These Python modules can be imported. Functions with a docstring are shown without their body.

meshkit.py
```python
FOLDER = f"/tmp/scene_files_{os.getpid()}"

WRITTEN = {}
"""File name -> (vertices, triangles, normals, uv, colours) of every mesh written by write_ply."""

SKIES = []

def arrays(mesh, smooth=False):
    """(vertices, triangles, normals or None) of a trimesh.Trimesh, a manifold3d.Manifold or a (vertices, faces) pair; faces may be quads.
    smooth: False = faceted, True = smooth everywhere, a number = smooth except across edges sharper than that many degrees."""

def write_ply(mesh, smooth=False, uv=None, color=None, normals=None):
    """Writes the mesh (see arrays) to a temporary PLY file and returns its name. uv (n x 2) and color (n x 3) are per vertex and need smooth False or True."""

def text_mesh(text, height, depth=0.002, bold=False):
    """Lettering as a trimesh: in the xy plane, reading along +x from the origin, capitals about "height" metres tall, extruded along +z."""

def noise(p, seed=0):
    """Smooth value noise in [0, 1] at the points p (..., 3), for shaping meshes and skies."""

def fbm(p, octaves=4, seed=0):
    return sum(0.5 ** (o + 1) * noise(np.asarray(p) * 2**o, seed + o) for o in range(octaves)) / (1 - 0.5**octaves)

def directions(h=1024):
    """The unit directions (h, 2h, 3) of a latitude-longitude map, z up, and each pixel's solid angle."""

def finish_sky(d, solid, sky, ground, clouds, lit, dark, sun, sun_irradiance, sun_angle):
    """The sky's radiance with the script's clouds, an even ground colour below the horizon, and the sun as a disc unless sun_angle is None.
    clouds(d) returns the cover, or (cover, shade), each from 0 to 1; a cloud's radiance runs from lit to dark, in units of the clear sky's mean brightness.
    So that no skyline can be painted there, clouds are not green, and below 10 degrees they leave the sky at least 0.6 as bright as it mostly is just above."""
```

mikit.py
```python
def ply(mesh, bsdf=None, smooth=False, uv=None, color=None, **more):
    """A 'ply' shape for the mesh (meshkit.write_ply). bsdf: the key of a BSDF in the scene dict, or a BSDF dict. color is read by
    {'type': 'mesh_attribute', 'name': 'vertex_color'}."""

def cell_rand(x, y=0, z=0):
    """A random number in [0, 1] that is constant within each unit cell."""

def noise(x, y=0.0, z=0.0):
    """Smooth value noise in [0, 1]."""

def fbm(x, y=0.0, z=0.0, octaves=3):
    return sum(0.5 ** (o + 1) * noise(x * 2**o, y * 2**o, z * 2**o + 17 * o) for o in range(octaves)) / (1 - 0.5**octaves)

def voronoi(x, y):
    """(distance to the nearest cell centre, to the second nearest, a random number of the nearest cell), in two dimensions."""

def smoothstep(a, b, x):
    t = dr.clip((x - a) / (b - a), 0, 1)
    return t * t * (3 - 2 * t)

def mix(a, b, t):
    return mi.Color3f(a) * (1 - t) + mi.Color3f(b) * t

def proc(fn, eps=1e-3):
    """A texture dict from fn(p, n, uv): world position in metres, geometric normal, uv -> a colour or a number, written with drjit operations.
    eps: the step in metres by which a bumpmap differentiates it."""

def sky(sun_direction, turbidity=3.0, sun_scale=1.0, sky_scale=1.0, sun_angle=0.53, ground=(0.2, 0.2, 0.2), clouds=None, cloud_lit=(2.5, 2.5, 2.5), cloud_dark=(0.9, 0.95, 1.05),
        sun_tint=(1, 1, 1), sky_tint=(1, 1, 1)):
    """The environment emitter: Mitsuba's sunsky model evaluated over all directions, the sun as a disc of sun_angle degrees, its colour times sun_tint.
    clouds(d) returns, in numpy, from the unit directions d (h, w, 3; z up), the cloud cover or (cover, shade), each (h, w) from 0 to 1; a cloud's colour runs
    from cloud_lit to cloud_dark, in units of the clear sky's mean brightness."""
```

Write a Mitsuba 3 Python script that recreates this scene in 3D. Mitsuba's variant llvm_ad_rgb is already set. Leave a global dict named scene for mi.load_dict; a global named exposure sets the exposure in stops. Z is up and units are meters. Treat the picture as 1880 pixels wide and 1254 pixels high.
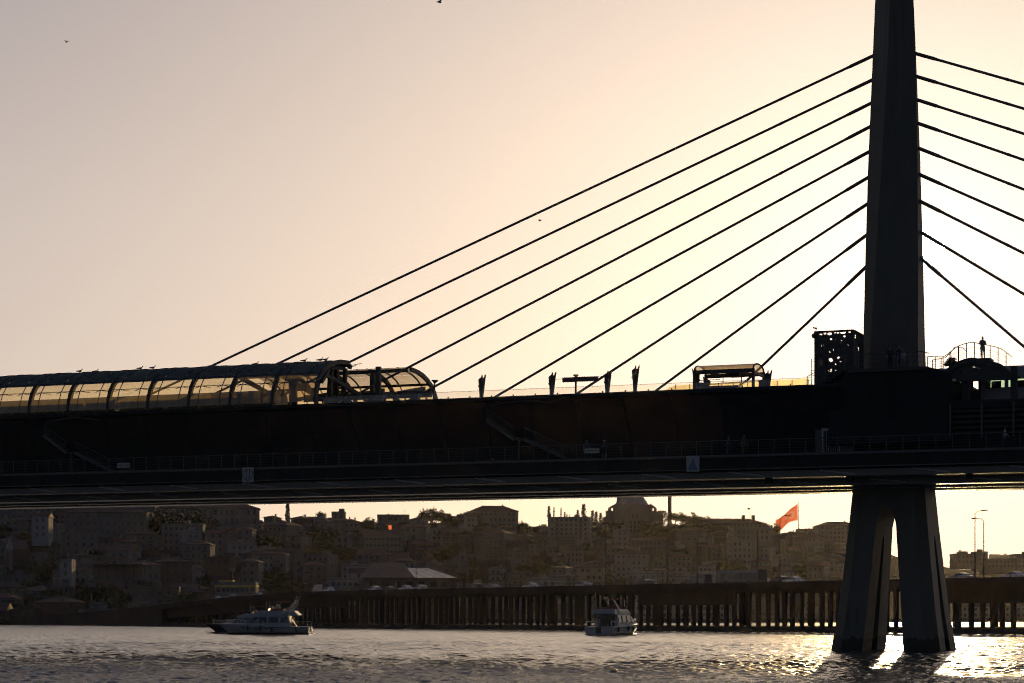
import math, random
import numpy as np
import trimesh
import manifold3d as m3
import shapely.geometry as sg
from shapely import affinity
from shapely.ops import unary_union
import drjit as dr
import mitsuba as mi
import mikit, meshkit
from mikit import proc, noise, fbm, voronoi, cell_rand, smoothstep, mix

T = mi.ScalarTransform4f
scene = {'type': 'scene'}
labels = {}

# ------------------------------------------------------------------ camera, sky, sun, exposure
EYE = 2.9                      # metres above the water, on the near quay
F = 3960.0                     # focal length in pixels of a 1880 wide frame
HORIZON = 1131.0
scene['camera'] = {
    'type': 'perspective', 'fov': math.degrees(2 * math.atan(940 / F)), 'fov_axis': 'x',
    'to_world': T().look_at(origin=[0, 0, EYE], target=[0, 100, EYE], up=[0, 0, 1]),
    'principal_point_offset_y': -(HORIZON - 627) / 1254.0,
    'near_clip': 0.5, 'far_clip': 30000.0,
    'medium': {'type': 'ref', 'id': 'haze_air'},
}
SUN_AZ = math.atan2(1694 - 940, F)
SUN = np.array([math.sin(SUN_AZ), math.cos(SUN_AZ), 0.1680])
SUN /= np.linalg.norm(SUN)
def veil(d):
    """Added pale veil in faint streaks: evens the western sky, adds no eastern fill."""
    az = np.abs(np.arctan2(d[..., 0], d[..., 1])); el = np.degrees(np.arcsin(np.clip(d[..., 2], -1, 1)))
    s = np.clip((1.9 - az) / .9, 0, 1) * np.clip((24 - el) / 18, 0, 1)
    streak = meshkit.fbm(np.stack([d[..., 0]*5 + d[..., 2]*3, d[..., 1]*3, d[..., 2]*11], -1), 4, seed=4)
    off = np.degrees(np.arccos(np.clip(d @ SUN, -1, 1)))             # added veil turned brighter round the sun, forming its aureole
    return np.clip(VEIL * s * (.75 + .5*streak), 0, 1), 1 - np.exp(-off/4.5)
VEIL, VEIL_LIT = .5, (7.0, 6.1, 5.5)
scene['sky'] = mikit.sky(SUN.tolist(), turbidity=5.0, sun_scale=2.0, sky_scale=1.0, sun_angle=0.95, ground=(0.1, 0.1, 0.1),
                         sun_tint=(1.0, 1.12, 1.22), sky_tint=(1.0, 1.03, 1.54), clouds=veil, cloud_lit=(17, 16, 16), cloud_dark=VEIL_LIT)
exposure = 0.66
HAZE = 0.0000078
HAZE_G = 0.82
SEA_ROUGH = 0.2

# ------------------------------------------------------------------ helpers
def bsdf(name, color=(.2, .2, .2), rough=.5, spec=.5, metal=0., two=True, fn=None, **kw):
    """A paint, stone or metal, once for the whole scene."""
    d = {'type': 'principled', 'base_color': proc(fn) if fn else {'type': 'rgb', 'value': list(color)},
         'roughness': rough, 'specular': spec, 'metallic': metal, **kw}
    scene[name] = {'type': 'twosided', 'b': d} if two else d

def uniq(key):
    if key not in labels and key not in scene and key not in TAKEN:
        TAKEN.add(key); return key
    n = 1
    while f'{key}_{n:03d}' in TAKEN or f'{key}_{n:03d}' in scene: n += 1
    TAKEN.add(f'{key}_{n:03d}'); return f'{key}_{n:03d}'
TAKEN = set()

def thing(name, label, cat, group=None, mesh=None, mat=None, smooth=False):
    k = uniq(name)
    labels[k] = {'label': label, 'category': cat}
    if group: labels[k]['group'] = group
    if mesh is not None: scene[k] = mikit.ply(mesh, mat, smooth)
    return k

def struct(name, mesh, mat, smooth=False, label=None):
    k = uniq(name); labels[k] = {'kind': 'structure'}
    if label: labels[k]['label'] = label
    scene[k] = mikit.ply(mesh, mat, smooth)
    return k

def part(parent, name, mesh, mat, smooth=False, label=None, stuff=False, at=None):
    k = uniq(f'{parent}__{name}')
    d = mesh if isinstance(mesh, dict) else mikit.ply(mesh, mat, smooth)
    scene[k] = {**d, 'to_world': at} if at is not None else d
    if stuff: labels[k] = {'kind': 'stuff'}
    if label: labels.setdefault(k, {})['label'] = label
    return k

BOXF = np.array([[0, 2, 3, 1], [4, 5, 7, 6], [0, 1, 5, 4], [2, 6, 7, 3], [0, 4, 6, 2], [1, 3, 7, 5]])
def tri(f): f = np.asarray(f); return np.vstack([f[:, [0, 1, 2]], f[:, [0, 2, 3]]])
BOXT = tri(BOXF)[:, ::-1]
BOXT = tri(BOXF)
def box(x0, x1, y0, y1, z0, z1):
    v = np.array([[x, y, z] for z in (z0, z1) for y in (y0, y1) for x in (x0, x1)], float)
    return v, BOXT
def cbox(c, s): return box(c[0]-s[0]/2, c[0]+s[0]/2, c[1]-s[1]/2, c[1]+s[1]/2, c[2]-s[2]/2, c[2]+s[2]/2)
def join(ms):
    vs, fs, n = [], [], 0
    for v, f in ms:
        vs.append(np.asarray(v, float)); fs.append(np.asarray(f) + n); n += len(v)
    return np.vstack(vs), np.vstack(fs)
def tm(m): return np.array(m.vertices), np.array(m.faces)
def mv(m, d): return np.asarray(m[0]) + np.asarray(d, float), m[1]
def rotz(m, ang):
    c, s = math.cos(ang), math.sin(ang)
    return np.asarray(m[0]) @ np.array([[c, s, 0], [-s, c, 0], [0, 0, 1]]), m[1]
def rot(m, ang, ax): return trimesh.transform_points(m[0], trimesh.transformations.rotation_matrix(ang, ax)), m[1]
def sc(m, s): return np.asarray(m[0]) * np.asarray(s, float), m[1]

def loft(rings, caps=True, closed=True):
    """Rings of equal point count, joined one to the next."""
    R = np.asarray(rings, float); k, n = R.shape[:2]; f = []
    i, j = np.meshgrid(np.arange(k - 1), np.arange(n if closed else n - 1), indexing='ij')
    q = np.stack([i*n+j, i*n+(j+1) % n, (i+1)*n+(j+1) % n, (i+1)*n+j], -1).reshape(-1, 4)
    f = tri(q); v = R.reshape(-1, 3)
    if caps and closed:
        a, b = R[0].mean(0), R[-1].mean(0); v = np.vstack([v, a, b]); c0, c1 = len(v)-2, len(v)-1
        J = np.arange(n); J1 = (J+1) % n
        f = np.vstack([f, np.stack([J1, J, J*0+c0], 1), np.stack([(k-1)*n+J, (k-1)*n+J1, J*0+c1], 1)])
    return v, f

def tube(pts, r, sides=6):
    p = np.asarray(pts, float); r = np.broadcast_to(r, len(p))
    t = np.gradient(p, axis=0) if len(p) > 2 else np.tile(p[1]-p[0], (2, 1))
    t /= np.linalg.norm(t, axis=1, keepdims=True)
    up = np.array([0, 0, 1.]) if abs(t[0][2]) < .9 else np.array([1., 0, 0])
    a = np.cross(t, up); a /= np.linalg.norm(a, axis=1, keepdims=True); b = np.cross(a, t)
    g = np.arange(sides) * 2*np.pi/sides
    return loft(p[:, None] + r[:, None, None] * (np.cos(g)[None, :, None]*a[:, None] + np.sin(g)[None, :, None]*b[:, None]))

def prism(poly, y0, y1, holes=None):
    """A polygon in x-z, given depth along y."""
    P = poly if isinstance(poly, sg.Polygon) else sg.Polygon(poly, holes)
    m = trimesh.creation.extrude_polygon(P, y1 - y0, engine='earcut')
    v = np.array(m.vertices)
    return np.stack([v[:, 0], y1 - v[:, 2], v[:, 1]], 1), np.array(m.faces)

def sphere(c, r, n=1, s=(1, 1, 1)):
    m = trimesh.creation.icosphere(n, 1.0)
    return np.array(m.vertices) * r * np.asarray(s) + np.asarray(c), np.array(m.faces)

def bar(p, q, w, h):
    """A straight square bar from p to q, w wide and h deep."""
    p, q = np.asarray(p, float), np.asarray(q, float); d = (q-p)/np.linalg.norm(q-p)
    up = np.array([0, 0, 1.]) if abs(d[2]) < .95 else np.array([0, 1., 0])
    a = np.cross(d, up); a /= np.linalg.norm(a); b = np.cross(a, d)
    o = [a*sx*w/2 + b*sz*h/2 for sz in (-1, 1) for sx in (-1, 1)]
    v = [e + x for x in o for e in (p, q)]
    return np.array(v), BOXT

def at(x, y, dist):
    """The point at a distance, seen under a bearing and an elevation given in survey pixels."""
    return np.array([(x-940)/F*dist, dist, EYE + (HORIZON-y)/F*dist])

# the bridge's own frame: a runs along it to the right, w across it away from the quay, z up; it climbs a little to the left
BC, BS = math.cos(math.radians(22)), math.sin(math.radians(22))
PX, PY = 31.9, 180.0
def W(m):
    v = np.asarray(m[0], float); a, w, z = v[:, 0], v[:, 1], v[:, 2]
    return np.stack([PX + BC*a + BS*w, PY - BS*a + BC*w, z - .0025*a], 1), m[1]
def wp(a, w, z): return W((np.array([[a, w, z]], float), None))[0][0]
def A(x, w):
    """How far along the bridge a bearing meets the line w."""
    k = (x-940)/F
    return (k*(PY + BC*w) - PX - BS*w) / (BC + k*BS)
def Z(y, a, w): return EYE + (HORIZON-y)/F*(PY - BS*a + BC*w) + .0025*a

# ------------------------------------------------------------------ materials
def _grime(base, amount, scale):
    b = np.array(base)
    def fn(p, n, uv):
        a = fbm(p.x*scale, p.y*scale, p.z*scale*.35, 4)
        s = noise(p.x*scale*5, p.y*scale*5, p.z*scale*.5)
        return mix((b*(1-amount)).tolist(), (b*(1+amount)).tolist(), dr.clip(a*.75 + s*.35, 0, 1))
    return fn
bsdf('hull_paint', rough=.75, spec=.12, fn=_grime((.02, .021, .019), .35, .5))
bsdf('girder_paint', rough=.25, spec=.5, fn=_grime((.05, .048, .042), .3, .5))
_pyl = _grime((.085, .082, .064), .25, .35)
def _pylon(p, n, uv):                                                # paint, with streaks of rust water and weed up to the tide line
    run = noise(p.x*3.1 + p.y*1.3, p.y*2.7, p.z*.06)
    base = mix(_pyl(p, n, uv), (.05, .036, .022), smoothstep(.72, .95, run) * .5)
    weed = smoothstep(-.12, .12, .75 + .5*noise(p.x*2.5, p.y*2.5, 3) + .25*noise(p.x*9, p.y*9, 1) - p.z)
    return mix(base, (.022, .024, .014), weed)
bsdf('pylon_paint', rough=.6, spec=.2, fn=_pylon)
bsdf('dark_steel', (.045, .043, .037), rough=.55, spec=.25)
bsdf('rail_steel', (.06, .06, .053), rough=.5, spec=.3)
bsdf('cable_sheath', (.09, .075, .058), rough=.4, spec=.4)
bsdf('roof_sheet', rough=.75, spec=.12, fn=_grime((.08, .09, .075), .35, .8))
bsdf('pale_panel', (.3, .3, .28), rough=.5)
bsdf('sign_white', (.22, .22, .2), rough=.5)
bsdf('sign_dark', (.03, .03, .035), rough=.5)
bsdf('sign_blue', (.08, .11, .16), rough=.5)
bsdf('train_paint', rough=.3, spec=.5, fn=_grime((.16, .165, .16), .12, .6))
bsdf('window_dark', (.012, .014, .015), rough=.12, spec=.6)
bsdf('concrete', rough=.85, spec=.1, fn=_grime((.03, .029, .026), .4, .35))
bsdf('asphalt', (.05, .05, .05), rough=.85, spec=.2)
scene['clear_glass'] = {'type': 'thindielectric', 'int_ior': 1.5, 'specular_transmittance': {'type': 'rgb', 'value': [.86, .85, .78]}}
scene['amber_clear'] = {'type': 'thindielectric', 'int_ior': 1.5, 'specular_transmittance': {'type': 'rgb', 'value': [.88, .74, .48]}}
scene['amber_dust'] = {'type': 'principledthin', 'base_color': proc(_grime((.62, .5, .26), .35, .9)), 'roughness': .6, 'diff_trans': 1.5, 'spec_trans': 0.0, 'eta': 1.3}
scene['amber_glass'] = {'type': 'blendbsdf', 'weight': proc(lambda p, n, uv: .16 + .16*fbm(p.x*.9, p.y*.9, p.z*.5, 3)), 'a': {'type': 'ref', 'id': 'amber_clear'}, 'b': {'type': 'ref', 'id': 'amber_dust'}}
scene['frosted_glass'] = {'type': 'principledthin', 'base_color': proc(_grime((.5, .47, .4), .3, 1.3)), 'roughness': .5, 'spec_trans': .15, 'diff_trans': .9, 'eta': 1.4}
scene['roof_clear'] = {'type': 'thindielectric', 'int_ior': 1.5, 'specular_transmittance': {'type': 'rgb', 'value': [.84, .74, .58]}}
scene['roof_dust'] = {'type': 'principledthin', 'base_color': proc(_grime((.66, .56, .42), .35, 1.0)), 'roughness': .6, 'diff_trans': 1.4, 'spec_trans': 0.0, 'eta': 1.3}
scene['roof_glass'] = {'type': 'blendbsdf', 'weight': proc(lambda p, n, uv: .3 + .3*fbm(p.x*1.2, p.y*1.2, p.z, 3)), 'a': {'type': 'ref', 'id': 'roof_clear'}, 'b': {'type': 'ref', 'id': 'roof_dust'}}
bsdf('pale_brace', (.22, .22, .2), rough=.45, spec=.5, metal=.3)  # tone of the underside braces, paler than the girders they sit on

# ------------------------------------------------------------------ the bridge in front
A0, A1 = -112.0, 42.0          # the stretch that is built
AP0, AP1 = A(1535, -9), A(1716, -9)
LIP, FLOOR, GAL = 21.4, 20.8, 15.85

def section(poly, a0, a1):
    """A w-z outline drawn along the bridge."""
    P = np.array(poly, float); n = len(P)
    r = [np.stack([np.full(n, a), P[:, 0], P[:, 1]], 1) for a in (a0, a1)]
    m = sg.Polygon(P); cap = trimesh.creation.triangulate_polygon(m, engine='earcut')
    V, Fc = cap; V = np.asarray(V)
    side = loft(r, caps=False)
    caps = [(np.stack([np.full(len(V), a), V[:, 0], V[:, 1]], 1), np.asarray(Fc)) for a in (a0, a1)]
    return join([side] + caps)

deck = thing('railway_bridge_deck', 'dark steel deck of the railway bridge with a walkway gallery along its side', 'bridge')
half = [(-10.0, LIP), (-10.2, LIP-.1), (-10.2, LIP-.35), (-9.9, LIP-.5), (-9.5, 20.2), (-8.6, 18.6), (-7.9, 17.1), (-7.5, GAL)]
station = half + [(7.5, GAL), (7.9, 17.1), (8.6, 18.6), (9.5, 20.2), (10.2, 21.05), (10.2, LIP), (9.8, LIP), (9.8, FLOOR), (-9.7, FLOOR), (-9.7, LIP)]
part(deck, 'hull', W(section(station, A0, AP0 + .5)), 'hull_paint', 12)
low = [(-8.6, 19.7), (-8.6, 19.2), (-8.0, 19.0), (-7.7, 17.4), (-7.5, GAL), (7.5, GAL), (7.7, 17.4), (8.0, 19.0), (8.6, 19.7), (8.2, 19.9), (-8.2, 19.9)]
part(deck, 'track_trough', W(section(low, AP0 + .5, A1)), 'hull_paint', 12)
for k in range(5):                                                   # wind louvres beside the track, right of the pylon
    z = 19.1 - .42*k
    part(deck, 'louvre_slat', W(section([(-8.75+.12*k, z), (-8.62+.12*k, z-.2), (-8.5+.12*k, z-.2), (-8.63+.12*k, z)], AP1 + 1.2, A1)), 'rail_steel')
for k in range(12):
    a = AP1 + 1.2 + 2.45*k
    part(deck, 'louvre_post', W(box(a-.07, a+.07, -8.95, -8.8, GAL+1.0, 19.6)), 'rail_steel')
part(deck, 'gallery_slab', W(section([(-10.2, GAL), (-10.2, 14.8), (-9.4, 14.8), (-9.4, 14.6), (9.4, 14.6), (9.4, 14.8), (10.2, 14.8), (10.2, GAL)], A0, A1)), 'hull_paint')
part(deck, 'gallery_kerb', W(box(A0, A1, -10.32, -10.2, GAL-.12, GAL+.1)), 'rail_steel')
# girders below, each with a wide pale bottom flange
def girder(w0, w1, z0, z1, wf):
    part(deck, 'girder', W(box(A0, A1, w0, w0+.25, z0, z1)), 'girder_paint')
    part(deck, 'girder_flange', W(box(A0, A1, w0, wf, z0-.06, z0)), 'girder_paint')
girder(-9.4, -9.1, 14.12, 14.6, -6.1)
girder(-6.1, -5.8, 13.58, 14.1, -3.6)
girder(-3.6, -3.3, 13.4, 13.55, -3.0)
girder(3.3, 3.6, 13.6, 14.6, 5.5)
girder(8.9, 9.15, 14.15, 14.6, 9.3)
part(deck, 'edge_flange', W(box(A0, A1, -10.3, -9.55, 14.73, 14.8)), 'girder_paint')
for k in range(20):
    a = A0 + 3 + 7.5*k
    if a > A1 - 3: break
    part(deck, 'brace', W(bar((a, -9.48, 14.56), (a+2.9, -9.43, 14.2), .12, .12)), 'pale_brace')
    part(deck, 'brace', W(bar((a+3.4, -6.2, 14.0), (a+6.4, -6.15, 13.66), .12, .12)), 'pale_brace')
    part(deck, 'cross_rib', W(box(a+5.2, a+5.35, -9.0, -3.7, 14.15, 14.55)), 'girder_paint')
# drainpipe ends and small boxes under the edge near the pylon
for x, w in ((1780, -8.6), (1412, -8.6), (1560, -8.6)):
    a = A(x, w); part(deck, 'pipe_hanger', W(box(a-.25, a+.25, w-.3, w+.3, 13.6, 14.15)), 'hull_paint')

for k in range(26):                                                  # welded joints of the hull sections, and the brackets under the gallery
    a = A0 + 3.3 + 4.2*k
    if a > AP0 - .5: break
    part(deck, 'hull_joint', W(loft([[(a-.03, w_-.02, z_), (a+.03, w_-.02, z_), (a+.03, w_+.03, z_), (a-.03, w_+.03, z_)] for w_, z_ in half[3:]])), 'hull_paint')
for k in range(36):
    a = A0 + 1.2 + 4.2*k
    if a > A1 - 1: break
    part(deck, 'edge_bracket', W(prism([(a-.05, 14.82), (a+.05, 14.82), (a+.05, GAL-.14), (a-.05, GAL-.14)], -10.26, -10.19)), 'hull_paint')
# gallery railing
rail = thing('gallery_railing', 'long thin steel railing along the walkway on the side of the bridge deck', 'railing')
post = box(-.03, .03, -.03, .03, 0, 1.25)
n = int((A1 - A0) / 1.3)
for k in range(n):
    part(rail, 'post', W(mv(post, (A0 + 1.3*k + .4, -10.05, GAL+.02))), 'rail_steel')
for z in (.3, .55, .8, 1.02): part(rail, 'wire', W(box(A0, A1, -10.06, -10.045, GAL+z-.012, GAL+z+.012)), 'rail_steel')
part(rail, 'handrail', W(box(A0, A1, -10.08, -10.02, GAL+1.22, GAL+1.28)), 'rail_steel')

# glass parapet on the station's edge
par = thing('glass_parapet', 'low clear glass parapet along the open edge of the station platform', 'parapet')
a, aend = A(592, -9.95), A(1488, -9.95)
while a < aend - .3:
    b = min(a + 2.0, aend)
    part(par, 'glass_pane', W((np.array([[a+.02, -9.9, LIP-.02], [b-.02, -9.9, LIP-.02], [b-.02, -9.9, LIP+.54], [a+.02, -9.9, LIP+.54]]), np.array([[0, 1, 2], [0, 2, 3]]))), 'clear_glass')
    part(par, 'clamp', W(cbox((a, -9.9, LIP+.06), (.1, .06, .16))), 'dark_steel')
    a = b
part(par, 'cap_strip', W(box(A(592, -9.95), aend, -9.92, -9.88, LIP+.54, LIP+.57)), 'rail_steel')

# ---- pylon
def pyl_ring(z):
    zs = [-3, 0, 3.4, 7, 10.5, 13.4, 17, 20, 25.2, 32, 40.7, 49.8, 54.3, 66]
    ws = [12.2, 11.0, 9.75, 8.75, 7.85, 7.2, 6.45, 5.95, 5.36, 4.92, 4.27, 3.4, 3.0, 1.6]
    f = float(np.interp(z, [-3, 14, 24, 52, 66], [.22, .26, .32, 1.0, 1.0]))     # share of the corner that is cut away
    c = 1 - f*.98
    pts = [(1, -c), (1, c), (c, 1), (-c, 1), (-1, c), (-1, -c), (-c, -1), (c, -1)]
    P = np.array(pts, float)
    half = np.abs(P @ np.array([BC, BS])).max()
    P *= np.interp(z, zs, ws) / 2 / half
    return np.column_stack([P, np.full(8, z)])
zz = [-3, 0, 3.4, 7, 10.5, 13.4, 17, 20, 25.2, 32, 40.7, 49.8, 54.3, 60, 66]
pv, pf = loft([pyl_ring(z) for z in zz])
body = m3.Manifold(m3.Mesh(vert_properties=np.asarray(pv, np.float32), tri_verts=np.asarray(pf, np.uint32)))
if body.volume() < 0: body = m3.Manifold(m3.Mesh(vert_properties=np.asarray(pv, np.float32), tri_verts=np.asarray(pf[:, ::-1], np.uint32)))
def slot(along, top, wbase, wtop):
    h = []
    for k in range(9):
        t = math.pi*k/8
        h.append((wtop*math.cos(t), top - 2.4 + 2.4*math.sin(t)))
    h += [(-wbase, -3.5), (wbase, -3.5)]
    v, f = prism(h, -9, 9)
    if along: v = v[:, [1, 0, 2]] * [1, -1, 1]
    m = m3.Manifold(m3.Mesh(vert_properties=np.asarray(v, np.float32), tri_verts=np.asarray(f, np.uint32)))
    return m if m.volume() > 0 else m3.Manifold(m3.Mesh(vert_properties=np.asarray(v, np.float32), tri_verts=np.asarray(f[:, ::-1], np.uint32)))
body -= slot(False, 11.9, 2.0, .9)
body -= slot(True, 9.6, 1.3, .5)
tower = body.split_by_plane((0, 0, 1), 13.0)
def mm(x): q = x.to_mesh(); return np.array(q.vert_properties[:, :3], float), np.array(q.tri_verts)
pyl = thing('bridge_pylon', 'tall tapering grey steel pylon with four splayed legs standing in the water', 'pylon')
part(pyl, 'shaft', W(mm(tower[0])), 'pylon_paint', 14)
low_ = tower[1]
for sx in (-1, 1):                                                   # four legs, joined under the crown
    for sy in (-1, 1):
        lo = m3.Manifold.cube((12, 12, 30)).translate((0 if sx > 0 else -12, 0 if sy > 0 else -12, -5))
        part(pyl, 'leg', W(mm(low_ ^ lo)), 'pylon_paint', 14)


# ---- stay cables: (where it leaves the pylon, where it meets the deck), from their lines in the survey
LEFT = [((1600, 101), (370, 680)), ((1599, 145), (500, 672)), ((1598, 187), (630, 670)), ((1596, 230), (700, 700)), ((1594, 276), (804, 706)),
        ((1592, 323), (910, 728)), ((1591, 371), (1060, 722)), ((1589, 428), (1220, 705)), ((1586, 487), (1357, 711))]
RIGHT = [((1676, 94), (1880, 152)), ((1678, 136), (1880, 197)), ((1680, 179), (1880, 243)), ((1682, 222), (1880, 291)), ((1685, 268), (1880, 345)),
         ((1687, 316), (1880, 402)), ((1689, 365), (1880, 462)), ((1692, 422), (1880, 537)), ((1695, 471), (1880, 634))]
ORD = ['topmost', 'second', 'third', 'fourth', 'fifth', 'sixth', 'seventh', 'second lowest', 'lowest']
for side, rows, sg_ in (('left', LEFT, -1), ('right', RIGHT, 1)):
    for i, (p, q) in enumerate(rows):
        a_top = A(p[0], 0) - sg_*.35; z_top = Z(p[1], A(p[0], 0), 0)
        lo_, hi_ = (a_top - 130, a_top - 3) if sg_ < 0 else (a_top + 3, a_top + 130)
        line = lambda x: p[1] + (q[1]-p[1]) / (q[0]-p[0]) * (x-p[0])
        def off(a):
            X, Y, zz_ = wp(a, 0, 20.6); x = 940 + F*X/Y
            return HORIZON - F*(zz_-EYE)/Y - line(x)
        for _ in range(60):                                         # bisection for the deck anchor
            mid = (lo_+hi_)/2
            if (off(lo_) > 0) == (off(mid) > 0): lo_ = mid
            else: hi_ = mid
        a_deck = max(-109, min(38 if i else 41, (lo_+hi_)/2)) if sg_ < 0 else (lo_+hi_)/2
        P, Q = wp(a_top, 0, z_top), wp((lo_+hi_)/2, 0, 20.6)
        d = (Q-P)/np.linalg.norm(Q-P)
        c = thing('stay_cable', f'{ORD[i]} of the stay cables fanning out on the {side} side of the pylon' if i in (0, 7, 8) else f'{ORD[i]} stay cable from the top on the {side} side of the pylon',
                  'cable', 'stay cables of the bridge')
        part(c, 'strand', tube([P + d*1.5, Q], .112, 8), 'cable_sheath', True)
        part(c, 'anchor_sleeve', tube([P, P + d*2.3, P + d*2.34, P + d*2.6], [.15, .15, .13, .12], 8), 'cable_sheath', 40)
        part(c, 'damper_collar', tube([P + d*8.5, P + d*8.8], .125, 8), 'cable_sheath', 40)

# ---- canopies over the platforms
BAY = 4.25
def arc(th, w_in=-3.0, rise=4.4, reach=6.9):
    return w_in - reach*max(0, math.cos(th))**.84*(1 if math.cos(th) >= 0 else 0) - min(0, math.cos(th))*reach, LIP + rise*max(0, math.sin(th))**.84
def sheet(a0, a1, t0, t1, sgn, n=5, off=0.0):
    th = np.linspace(t0, t1, n); v = []
    for t in th:
        w, z = arc(t); w -= off*math.cos(t); z += off*math.sin(t)
        v += [(a0, w*sgn, z), (a1, w*sgn, z)]
    i = np.arange(n-1)*2
    return np.array(v), tri(np.stack([i, i+1, i+3, i+2], 1))
def hoop(a, t0, t1, sgn, wid, d0, d1, n=9, inset=.05):
    th = np.linspace(t0, t1, n); rings = []
    for k, t in enumerate(th):
        w, z = arc(t); nw, nz = -math.cos(t), math.sin(t); d = d0 + (d1-d0)*k/(n-1)
        o, i = (w - nw*inset, z - nz*inset), (w - nw*(inset+d), z - nz*(inset+d))
        rings.append([(a-wid/2, o[0]*sgn, o[1]), (a+wid/2, o[0]*sgn, o[1]), (a+wid/2, i[0]*sgn, i[1]), (a-wid/2, i[0]*sgn, i[1])])
    return loft(rings)
RAD = math.radians
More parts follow.
